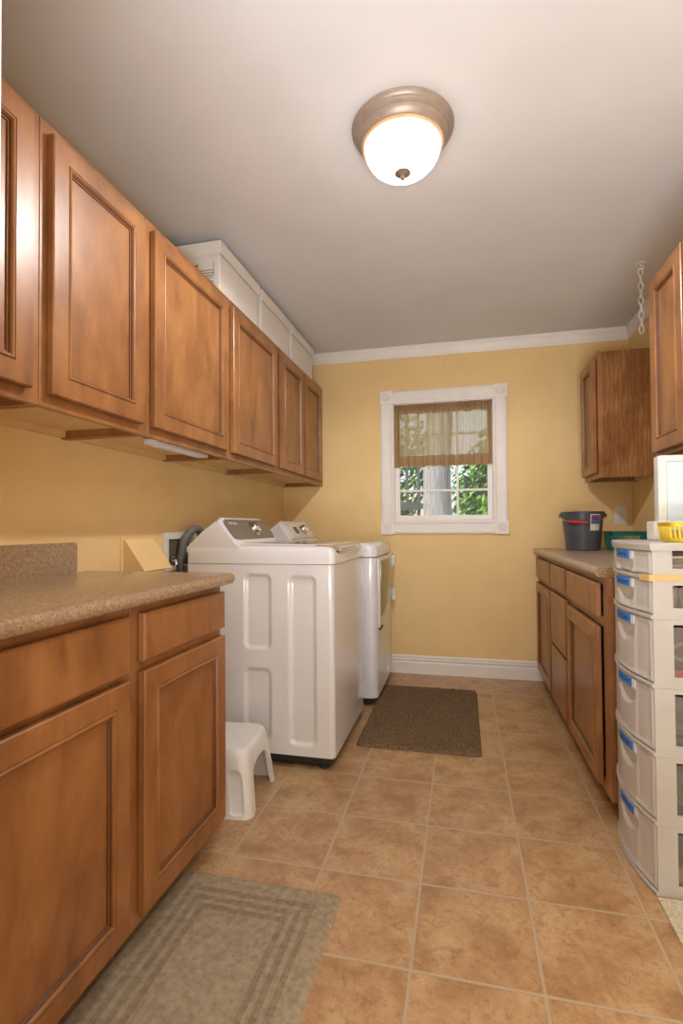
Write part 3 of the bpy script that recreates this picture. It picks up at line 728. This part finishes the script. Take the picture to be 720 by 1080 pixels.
# hook and thin chain in front of the window
def chain(name, label, x, y, ztop, n, link, r, wdt, mat):
    t = thing(name, label, 'chain', (x, y, ztop), 'chains hanging from the ceiling')
    bm = bm_new(); lathe(bm, [(0, ztop), (wdt*1.3, ztop), (wdt*1.2, ztop-.004), (0, ztop-.006)], x, y, 16)
    tube(bm, spline([(x, y, ztop-.003), (x, y, ztop-.012), (x+wdt*.7, y, ztop-.018), (x+wdt*.5, y, ztop-.030), (x-wdt*.3, y, ztop-.028)], 5), r, 8); finish('hook', bm, mat, t, smooth=40)
    z = ztop-.022
    for k in range(n):
        pts = []
        for q in range(20):
            a = 2*PI*q/20; u = wdt/2*math.cos(a); v = link/2*math.sin(a)+ (link*.12 if math.sin(a) > 0 else -link*.12)*0
            pts.append((x+(u if k % 2 == 0 else 0), y+(u if k % 2 else 0), z-link/2+v))
        bm = bm_new(); tube(bm, pts, r, 8, closed=True); finish('link', bm, mat, t, smooth=60)
        z -= link-2.4*r
    return t
chain('hanging_chain', 'white plastic chain hanging from the ceiling beside the tall right upper cabinet', .908, 2.885, H, 9, .044, .0028, .022, m_plast)
chain('hanging_chain', 'thin pale chain hanging from the ceiling in front of the window top', -.137, 3.635, H, 15, .024, .0013, .010, m_plast)

# ------------------------------------------------------------------ bucket and baskets on the right counter
BX, BY, BZ = .742, 3.50, CT+.0005
t = thing('bucket', 'charcoal plastic bucket with red grip handle and blue label on the right counter', 'bucket', (BX, BY, BZ))
bm = bm_new(); hB = .243
lathe(bm, [(0, .0+BZ), (.098, BZ), (.101, BZ+.006), (.100, BZ+.012), (.122, BZ+hB-.012), (.128, BZ+hB-.012), (.129, BZ+hB-.003), (.126, BZ+hB), (.120, BZ+hB-.002), (.097, BZ+.012), (0, BZ+.010)], BX, BY, 56)
finish('pail', bm, m_bucket, t, smooth=35)
zl = BZ+hB-.022
vd = Vector((-.2, -1, 0)).normalized(); sd_ = Vector((-vd.y, vd.x, 0))   # handle swings towards the room
c0 = Vector((BX, BY, 0))
def hp(a, dz_): p = c0+sd_*(.133*math.cos(a))+vd*(.138*math.sin(a)); return (p.x, p.y, zl-dz_)
pts = [hp(PI*k/24, .045*math.sin(PI*k/24)**.8) for k in range(25)]
bm = bm_new(); tube(bm, pts, .002, 8); hd = finish('handle', bm, m_chrome, t, smooth=50)
p0, p1 = Vector(pts[9]), Vector(pts[19]); 
bm = bm_new(); tube(bm, [pts[k] for k in range(11, 18)], .0085, 12); o = finish('grip', bm, m_red, hd, smooth=50); o['label'] = 'red plastic grip'
for s in (1, -1):
    bm = bm_new(); p = c0+sd_*s*.126; box(bm, p.x-.012, p.x+.012, p.y-.008, p.y+.008, zl-.012, zl+.01, .003); finish('ear', bm, m_bucket, t)
def patch(cx, cy, a0, a1, z0, z1, r0, r1, off, n=10):
    """a sheet lying on a cone"""
    bm = bm_new(); L = []
    for o_ in (off, off+.0008):
        ring = []
        for k in range(n+1): a = a0+(a1-a0)*k/n; ring.append((cx+(r0+o_)*math.cos(a), cy+(r0+o_)*math.sin(a), z0))
        for k in range(n, -1, -1): a = a0+(a1-a0)*k/n; ring.append((cx+(r1+o_)*math.cos(a), cy+(r1+o_)*math.sin(a), z1))
        L.append([bm.verts.new(p) for p in ring])
    m = 2*(n+1)
    for lay, flip in ((L[0], 1), (L[1], 0)):
        for k in range(n): bm.faces.new((lay[k], lay[k+1], lay[m-2-k], lay[m-1-k]))
    for k in range(m): bm.faces.new((L[0][k], L[0][(k+1) % m], L[1][(k+1) % m], L[1][k]))
    return bm
rz = lambda z: .100+(.122-.100)*(z-.012)/(hB-.024)
a0 = math.radians(-80); a1 = math.radians(-48)
lb = finish('label', patch(BX, BY, a0, a1, BZ+.125, BZ+.225, rz(.125), rz(.225), .001), m_labelw, t); lb['label'] = 'white and blue product label'
finish('label_print', patch(BX, BY, a0+.04, a1-.04, BZ+.165, BZ+.220, rz(.165), rz(.220), .0022), m_labelb, lb)
finish('label_print', patch(BX, BY, a0+.10, a1-.12, BZ+.203, BZ+.214, rz(.203), rz(.214), .0032), m_red, lb)

def basket(name, label, cx, cy, z0, w, d, h, mat, group=None, flare=1.18, slots=True):
    t = thing(name, label, 'basket', (cx, cy, z0), group)
    bm = bm_new(); r = .02
    def lp(sc, z): return [(cx+x*sc, cy+y*sc, z) for x, y in rrect(-w/2, w/2, -d/2, d/2, r)]
    sc0 = 1/flare
    # bottom and low band
    loft(bm, [lp(sc0, z0), lp(sc0*1.02, z0+h*.16), lp(sc0*1.02-.02, z0+h*.16), lp(sc0-.02, z0+.003)])
    finish('bottom', bm, mat, t, smooth=40)
    bm = bm_new(); s_ = lambda z: sc0+(1-sc0)*((z-z0)/h)
    loft(bm, [lp(s_(z0+h*.78), z0+h*.78), lp(1, z0+h*.97), lp(1.05, z0+h*.97), lp(1.05, z0+h), lp(.98, z0+h), lp(s_(z0+h*.78)-.02, z0+h*.78)], cap=False)
    finish('rim', bm, mat, t, smooth=40)
    bm = bm_new(); per = rrect(-w/2, w/2, -d/2, d/2, r, 1); pts_ = []
    for i in range(len(per)):
        a, b_ = Vector(per[i]), Vector(per[(i+1) % len(per)]); n_ = max(1, int((b_-a).length/.011))
        for k in range(n_): pts_.append(a+(b_-a)*k/n_)
    for p in pts_:
        zA, zB = z0+h*.14, z0+h*.8
        a = Vector((cx+p.x*s_(zA), cy+p.y*s_(zA), zA)); b_ = Vector((cx+p.x*s_(zB), cy+p.y*s_(zB), zB)); tube(bm, [a, b_], .0026, 6)
    finish('slatted_wall', bm, mat, t)
    return t
basket('basket', 'teal plastic basket on the right counter between the bucket and drawer tower', .985, 3.48, CT+.0005, .215, .20, .118, m_teal)

# ------------------------------------------------------------------ plastic drawer tower
TX, TY0, TY1, TXB = .545, 1.672, 2.048, .93
tower = thing('drawer_tower', 'tall white plastic six-drawer tower with blue tape labels at the right edge', 'drawer tower', (.74, 1.86, 0))
tyc, thw = (TY0+TY1)/2, (TY1-TY0)/2
bul = lambda y, ex=0: TX-ex-.031*(1-((y-tyc)/thw)**2)
levels = [1.026, .923, .808, .607, .408, .209, .006]
def plan(ex, y0=TY0, y1=TY1, n=14):
    p = [(TXB, y1), (TXB, y0)]
    p += [(bul(y0+(y1-y0)*k/n, ex), y0+(y1-y0)*k/n) for k in range(n+1)]
    return p
bm = bm_new()
for i, z in enumerate(levels):
    if i == 0: continue
    a = z-.006 if i < 6 else z-.006
    loft(bm, [[(x, y, a) for x, y in plan(.004)], [(x, y, a+.003) for x, y in plan(.009)], [(x, y, a+.010) for x, y in plan(.009)], [(x, y, a+.013) for x, y in plan(.004)]])
for y0, y1 in ((TY0, TY0+.004), (TY1-.004, TY1)):                    # side frames with open windows
    for i in range(6):
        zt, zb = levels[i]-.0065, levels[i+1]+.0068
        for xa, xb_ in ((TX-.003, TX+.050), (TXB-.06, TXB-.001)): box(bm, xa, xb_, y0, y1, zb, zt)
        box(bm, TX+.05, TXB-.06, y0, y1, zb, zb+.022); box(bm, TX+.05, TXB-.06, y0, y1, zt-.014, zt)
box(bm, TXB-.004, TXB, TY0+.004, TY1-.004, .01, 1.01)
finish('frame', bm, m_towerf, tower)
bm = bm_new()
loft(bm, [[(x, y, 1.004) for x, y in plan(.010, TY0-.006, TY1+.006)], [(x, y, 1.022) for x, y in plan(.013, TY0-.006, TY1+.006)], [(x, y, 1.027) for x, y in plan(.009, TY0-.004, TY1+.004)]])
finish('lid', bm, m_towerf, tower)
for i in range(6):
    zt, zb = levels[i]-.008-(.016 if i == 0 else 0), levels[i+1]+.009
    bm = bm_new(); ny, nzz = 60, max(16, int((zt-zb)*170)); G = []
    ya, yb = TY0+.005, TY1-.005; hw = .066; zc0 = zt-.030; dh = .060 if i > 1 else .055
    for a in range(ny+1):
        y = ya+(yb-ya)*a/ny; col = []
        for b_ in range(nzz+1):
            z = zb+(zt-zb)*b_/nzz
            e = min(y-ya, yb-y, z-zb, zt-z); rim = .005*min(1, e/.004)-.0035*min(1, max(0, (e-.010)/.004))
            # scoop handle: half round pocket under the label
            u = (y-tyc+.028)/hw; scoop = 0
            if abs(u) < 1 and z < zc0:
                lim = dh*math.sqrt(max(0, 1-u*u*.8)); q = (zc0-z)/lim
                if q < 1: scoop = .016*(q*q)*(1 if q < .85 else (1-q)/.15)
            flat = .003 if abs(u) < 1.12 else 0
            col.append(bm.verts.new((bul(y)-rim-flat+scoop, y, z)))
        G.append(col)
    for a in range(ny):
        for b_ in range(nzz): bm.faces.new((G[a][b_], G[a+1][b_], G[a+1][b_+1], G[a][b_+1]))
    dr = finish('drawer', bm, m_drw, tower, smooth=50)
    bm = bm_new()
    for (y0, y1) in ((ya, ya+.002), (yb-.002, yb)): box(bm, TX+.004, TXB-.02, y0, y1, zb+.003, zt-.02)
    box(bm, TX+.004, TXB-.02, ya+.002, yb-.002, zb+.003, zb+.006)
    finish('drawer_tray', bm, m_clear, dr)
    # label tape on its white holder
    for nm, mt, ex, y0, y1, z0, z1 in (('label_holder', m_plast, .006, tyc-.102, tyc+.045, zt-.028, zt-.003), ('label_tape', m_tape, .0085, tyc-.084, tyc+.030, zt-.0275, zt-.0015)):
        bm = bm_new(); n = 8; L = []
        for k in range(n+1):
            y = y0+(y1-y0)*k/n; L.append([(bul(y)-ex-dx_, y, z) for dx_, z in ((0, z0), (.0018, z0), (.0018, z1), (0, z1))])
        loft(bm, L); hh = finish(nm, bm, mt, dr)
    bm = bm_new(); rnd = random.Random(i+3)                         # handwriting scribble
    pts = []
    for k in range(26): y = tyc+.008-.003*k; pts.append((bul(y)-.0106, y, zt-.015+rnd.uniform(-.005, .005)))
    tube(bm, pts, .0008, 5); finish('handwriting', bm, noisy('ink_navy', (24, 40, 92), (30, 46, 100), 30, .6), hh)
# masking tape round the corner
bm = bm_new(); pa = []
ys = [TY0+.045-.005*k for k in range(10)]
path = [(bul(y)-.0115, y) for y in ys if y > TY0-.001]+[(TX+.002, TY0-.0012), (TX+.03, TY0-.0012), (TX+.072, TY0-.0012)]
L = [[(x, y, z) for x, y in path] for z in (.914, .934)]
a = [bm.verts.new(p) for p in L[0]]; b_ = [bm.verts.new(p) for p in L[1]]
for k in range(len(a)-1): bm.faces.new((a[k], a[k+1], b_[k+1], b_[k]))
r_ = bmesh.ops.extrude_face_region(bm, geom=list(bm.faces)); bmesh.ops.translate(bm, vec=(-.0004, -.0006, 0), verts=[v for v in r_['geom'] if isinstance(v, bmesh.types.BMVert)])
o = finish('masking_tape', bm, m_mask, tower); o['label'] = 'strip of tan masking tape'

# things inside the drawers, seen through the side
def folded(name, label, cat, x0, x1, y0, y1, z0, z1, mat, group=None):
    bm = bm_new(); loft(bm, [[(x, y, z) for x, y in rrect(x0+i_, x1-i_, y0+i_, y1-i_, .012)] for z, i_ in ((z0, .006), (z0+(z1-z0)*.3, 0), (z0+(z1-z0)*.7, 0), (z1, .006))])
    return tag(finish(name, bm, mat, smooth=50), label, cat, group)
m_dk = noisy('dark_cloth', (58, 54, 52), (78, 72, 68), 30, .9); m_lt = noisy('beige_cloth', (176, 160, 140), (190, 176, 156), 30, .9)
m_bl = noisy('blue_grey_cloth', (70, 86, 112), (108, 118, 132), 9, .9)
fz = levels[1]+.017
for k in range(5):
    folded('folded_cloth', ('dark' if k % 2 == 0 else 'beige')+' folded cloth in the top drawer of the tower, '+('lowest', 'second', 'middle', 'fourth', 'topmost')[k]+' of the stack', 'cloth', .56, .86, TY0+.014, TY0+.20, fz+k*.0125, fz+k*.0125+.0118, m_dk if k % 2 == 0 else m_lt, 'cloths folded in the top drawer')
cz_ = levels[2]+.0155
for k in range(5):
    bm = bm_new(); x = .60+k*.055; lathe(bm, [(0, cz_), (.018, cz_), (.024, cz_+.05), (.024, cz_+.07), (.019, cz_+.072), (.019, cz_+.082), (0, cz_+.083)], x, TY0+.05, 20)
    tag(finish('jar', bm, noisy('cloudy_jar', (150, 140, 126), (176, 166, 150), 20, .3), smooth=40), 'small cloudy jar in the second tower drawer, '+('nearest the drawer front', 'second from the drawer front', 'in the middle of the row', 'second from the wall end', 'nearest the wall end')[k], 'jar', 'jars in the second drawer')
zz = levels[3]+.0155
folded('dark_bag', 'dark cloth bag filling the third drawer of the tower', 'bag', .56, .88, TY0+.022, TY0+.24, zz, zz+.15, m_dk)
def coil(name, label, cat, cx, cy, cz2, r, tr, turns, mat, vert=True, group=None):
    bm = bm_new(); rnd = random.Random(int(cz2*1000)); pts = []
    for k in range(turns*20+1):
        a = 2*PI*k/20; rr_ = r*(1+.12*math.sin(a*.37+1)); pts.append((cx+rr_*math.cos(a), cy+.004*math.sin(a*.7)-.0, cz2+rr_*.8*math.sin(a)) if vert else (cx+rr_*math.cos(a), cy+rr_*.7*math.sin(a), cz2+k*.0008))
    tube(bm, pts, tr, 8); return tag(finish(name, bm, mat, smooth=50), label, cat, group)
coil('coiled_cable', 'pale coiled cable in front of the dark bag, third drawer of the tower', 'cable', .625, TY0+.0165, zz+.085, .030, .002, 3, m_lt)
bm = bm_new(); box(bm, .60, .66, TY0+.0125, TY0+.0215, zz+.001, zz+.03, .003); tag(finish('red_packet', bm, m_red), 'small red packet at the bottom of the third tower drawer', 'packet')
zz = levels[4]+.0155
for k in range(4): folded('folded_fabric', ('dark grey', 'blue grey', 'dark grey', 'blue grey')[k]+' folded fabric in the fourth tower drawer, '+('lowest', 'second from the bottom', 'third from the bottom', 'topmost')[k]+' in the pile', 'fabric', .56, .87, TY0+.014, TY0+.22, zz+k*.037, zz+k*.037+.035, (m_dk, m_bl, m_dk, m_bl)[k], 'fabrics in the fourth drawer')
zz = levels[5]+.0155
folded('dark_bag', 'dark cloth bag behind a cable coil in the fifth tower drawer', 'bag', .56, .88, TY0+.03, TY0+.24, zz, zz+.14, m_dk)
coil('coiled_cable', 'dark grey coiled cable in the fifth drawer of the tower', 'cable', .66, TY0+.0215, zz+.075, .06, .0034, 3, m_hose)
zz = levels[6]+.0155
folded('dark_bag', 'dark cloth bag at the back of the bottom tower drawer', 'bag', .56, .88, TY0+.09, TY0+.25, zz, zz+.13, m_dk)
bm = bm_new(); tube(bm, spline([(.585, TY0+.045, zz+.022), (.62, TY0+.045, zz+.022), (.66, TY0+.05, zz+.030), (.71, TY0+.05, zz+.05)], 6), .021, 14)
tag(finish('rolled_cloth', bm, m_lt, smooth=50), 'pale rolled cloth at the bottom of the lowest tower drawer', 'cloth')

# framed panel and yellow basket on the tower
t = thing('framed_panel', 'upright white framed panel with a pale blue face, standing on the drawer tower', 'panel', (.80, 1.98, 1.0275))
x0, x1, y0, y1, z0, z1 = .656, .925, 1.945, 1.995, 1.058, 1.318
bm = bm_new(); loft(bm, [[(x, y, z) for x, z in rrect(x0+i_, x1-i_, z0+i_, z1-i_, .008, 4)] for y, i_ in ((y1, .004), (y1-.006, 0), (y0+.004, 0), (y0, .004), (y0, .020), (y0+.006, .022), (y0+.006, .024))])
finish('frame', bm, m_plast, t, smooth=40)
bm = bm_new(); box(bm, x0+.026, x1-.022, y0+.002, y0+.0068, z0+.030, z1-.024, .001); o = finish('face', bm, m_bluepanel, t); o['label'] = 'pale blue glossy face'
for xx in (x0-.022, x1-.03):
    bm = bm_new(); box(bm, xx, xx+.05, y0-.012, y1+.01, 1.0275, 1.092, .005); finish('foot', bm, m_plast, t)
basket('basket', 'yellow plastic basket on top of the drawer tower at the right edge', .690, 1.775, 1.028, .165, .13, .060, m_yel, flare=1.15)

# ------------------------------------------------------------------ stool
def boolean(target, cutters, op='DIFFERENCE'):
    for c in cutters:
        m = target.modifiers.new('b', 'BOOLEAN'); m.operation = op; m.object = c; m.solver = 'EXACT'
    dg = bpy.context.evaluated_depsgraph_get(); me = bpy.data.meshes.new_from_object(target.evaluated_get(dg))
    target.modifiers.clear(); old = target.data; target.data = me; bpy.data.meshes.remove(old)
    for c in cutters: bpy.data.objects.remove(c)
def temp(bm):
    bmesh.ops.recalc_face_normals(bm, faces=bm.faces)
    me = bpy.data.meshes.new('tmp'); bm.to_mesh(me); bm.free(); o = bpy.data.objects.new('tmp', me); COL.objects.link(o); return o
SX, SY, SH = -.985, 1.925, .238
rotS = math.radians(5)
def srec(w, d, z, r): return [(x, y, z) for x, y in rrect(-w/2, w/2, -d/2, d/2, r, 6)]
bm = bm_new(); loft(bm, [srec(.400, .355, 0, .035), srec(.396, .350, .012, .035), srec(.345, .290, SH-.03, .04), srec(.335, .278, SH-.010, .045), srec(.318, .262, SH-.001, .045), srec(.300, .245, SH, .04)])
body = temp(bm)
cut = []
bm = bm_new(); loft(bm, [srec(.380, .334, -.02, .03), srec(.318, .260, SH-.012, .03)]); cut.append(temp(bm))
def arch(w0, w1, h_, n=10): return [(-w0/2, -.02), (w0/2, -.02)]+[(w1/2*math.cos(PI*k/n) if 0 < k < n else (w1/2 if k == 0 else -w1/2), h_-.05+.05*math.sin(PI*k/n)**.7) for k in range(n+1)]
bm = bm_new(); prism(bm, arch(.200, .165, .165), 1, -.3, .3); cut.append(temp(bm))
bm = bm_new(); prism(bm, arch(.235, .190, .165), 0, -.3, .3); cut.append(temp(bm))
boolean(body, cut)
# shallow vertical channels on the legs
for sx_ in (-1, 1):
    for sy_ in (-1, 1):
        bm = bm_new(); L = []
        for z, d, hw_ in ((.014, .172, .024), (.020, .1675, .033), (.14, .150, .032), (.160, .149, .027), (.168, .154, .020)):
            L.append([(sx_*(.146-.12*max(0, z-.02))+px_, sy_*(d+dy_), z) for px_, dy_ in ((-hw_*.8, -.003), (hw_*.8, -.003), (hw_, .03), (-hw_, .03))])
        loft(bm, L); boolean(body, [temp(bm)])
bm = bmesh.new(); bm.from_mesh(body.data); bpy.data.objects.remove(body)
bmesh.ops.transform(bm, matrix=Matrix.Translation((SX, SY, 0)) @ Matrix.Rotation(rotS, 4, 'Z'), verts=bm.verts)
tag(finish('step_stool', bm, m_plast, smooth=35), 'white plastic step stool on the tile floor between the base cabinet and washer', 'stool')

# ------------------------------------------------------------------ rugs
def rug(x0, x1, y0, y1, h, nx_, ny_, amp, seed, r=.03, rot=0, zf=None):
    bm = bm_new(); rnd = random.Random(seed); G = []
    cx, cy = (x0+x1)/2, (y0+y1)/2
    for i in range(nx_+1):
        col = []
        for j in range(ny_+1):
            x = x0+(x1-x0)*i/nx_; y = y0+(y1-y0)*j/ny_
            # pull the corners in to a rounded outline
            dx = max(0, abs(x-cx)-((x1-x0)/2-r)); dy = max(0, abs(y-cy)-((y1-y0)/2-r)); l = math.hypot(dx, dy)
            if dx > 0 and dy > 0 and l > 0:
                k_ = max(dx, dy)/l; x = cx+math.copysign((x1-x0)/2-r+dx*k_, x-cx); y = cy+math.copysign((y1-y0)/2-r+dy*k_, y-cy)
            e = min(i, j, nx_-i, ny_-j)
            z = h*(0 if e == 0 else .75 if e == 1 else 1)+(rnd.uniform(-amp, amp) if e > 0 else 0)
            if zf and e > 1: z += zf(x, y)
            col.append(bm.verts.new((x, y, max(z, .0004))))
        G.append(col)
    for i in range(nx_):
        for j in range(ny_): bm.faces.new((G[i][j], G[i+1][j], G[i+1][j+1], G[i][j+1]))
    bmesh.ops.transform(bm, matrix=Matrix.Translation((cx, cy, 0)) @ Matrix.Rotation(rot, 4, 'Z') @ Matrix.Translation((-cx, -cy, 0)), verts=bm.verts)
    return bm
tag(finish('rug', rug(-.527, .078, 2.475, 3.435, .016, 120, 190, .0045, 3), m_rug, smooth=180), 'dark brown shaggy rectangular rug on the tiles in front of the dryer', 'rug')
t = thing('floor_mat', 'flat khaki floor mat with banded border in front of the left base cabinets', 'floor mat', (-.6, 1.05, 0))
MX0, MX1, MY0, MY1 = -.865, -.357, .62, 1.468
finish('pile', rug(MX0, MX1, MY0, MY1, .008, 90, 150, .0006, 5, r=.012), m_mat, t, smooth=180)
for ins in (.060, .092, .124):
    bm = bm_new(); w = .017
    a = rrect(MX0+ins, MX1-ins, MY0+ins, MY1-ins, .006, 2); b2 = rrect(MX0+ins+w, MX1-ins-w, MY0+ins+w, MY1-ins-w, .003, 2)
    A2 = [bm.verts.new((x, y, .0088)) for x, y in a]; B2 = [bm.verts.new((x, y, .0088)) for x, y in b2]
    A1 = [bm.verts.new((x, y, .006)) for x, y in a]; B1 = [bm.verts.new((x, y, .006)) for x, y in b2]; n = len(a)
    for k in range(n):
        k2 = (k+1) % n; bm.faces.new((A2[k], A2[k2], B2[k2], B2[k])); bm.faces.new((A1[k], A1[k2], A2[k2], A2[k])); bm.faces.new((B2[k], B2[k2], B1[k2], B1[k]))
    finish('border_band', bm, m_matd, t)

# ------------------------------------------------------------------ garden outside the window
bm = bm_new(); box(bm, -8, 8, YB+.12, 16, -.3, -.25); tag(finish('ground_garden', bm, m_soil), kind='structure')
def foliage(cx, cy, cz, rx, ry, rz_, n, seed, s0=.05):
    rnd = random.Random(seed); bm = bm_new()
    for k in range(n):
        while True:
            p = Vector((rnd.uniform(-1, 1), rnd.uniform(-1, 1), rnd.uniform(-1, 1)))
            if .25 < p.length < 1: break
        c = Vector((cx+p.x*rx, cy+p.y*ry, cz+p.z*rz_)); d = Vector((rnd.gauss(0, 1), rnd.gauss(0, 1), rnd.gauss(0, 1))).normalized(); u = d.orthogonal().normalized(); w = d.cross(u)
        s = s0*rnd.uniform(.6, 1.4)
        vs_ = [bm.verts.new(c+q) for q in (-u*s, -w*s*.4-u*s*.2+d*s*.06, u*s, w*s*.4-u*s*.2+d*s*.06)]; bm.faces.new(vs_)
    return bm
def tree(name, label, x, y, r, h_, crown, nleaf, seed, cat='tree', group='trees outside the window'):
    t = thing(name, label, cat, (x, y, -.25), group)
    bm = bm_new(); tube(bm, [(x+.03*math.sin(z*3), y, z) for z in [(-.27)+h_*k/8 for k in range(9)]], [r*(1.15-.4*k/8) for k in range(9)], 14); finish('trunk', bm, m_bark, t, smooth=60)
    finish('foliage', foliage(*crown, nleaf, seed, .075 if cat == 'shrub' else .06), m_leaf, t)
tree('garden_tree', 'broad grey tree trunk outside, seen through the middle window panes', -.27, 6.2, .17, 4.2, (-.25, 6.8, 4.2, 1.5, 1.0, .8), 1600, 1)
tree('garden_shrub', 'dense green shrub outside behind the right window panes', .75, 7.9, .05, 2.4, (.85, 7.9, 1.2, .95, .6, 1.6), 7500, 2, 'shrub', 'shrubs outside the window')
tree('garden_shrub', 'sparse green shrub outside beyond the fence, left window panes', -1.5, 9.0, .05, 2.0, (-1.35, 9.0, 2.1, 1.1, .6, 1.1), 1700, 5, 'shrub', 'shrubs outside the window')
tree('garden_tree', 'low leafy tree far outside, behind the shrubs and brick wall', 1.6, 12, .15, 2.6, (.6, 12, 1.3, 3.0, .9, 1.2), 5000, 6)
t = thing('garden_fence', 'dark rail fence outside the window, in the left panes', 'fence', (-1.3, 6.6, -.25))
bm = bm_new()
for z in (1.29, .40): box(bm, -3.2, -.52, 6.565, 6.60, z, z+.11)
finish('rail', bm, m_fence, t)
for k in range(17):
    bm = bm_new(); x = -2.96+k*.15; box(bm, x, x+.036, 6.60, 6.63, -.25, 2.7); finish('post', bm, m_fence, t)
bm = bm_new(); box(bm, -4, -.2, 10.5, 10.62, -.25, 1.75); tag(finish('garden_wall', bm, m_brick), 'pale pinkish brick wall outside beyond the fence', 'wall')
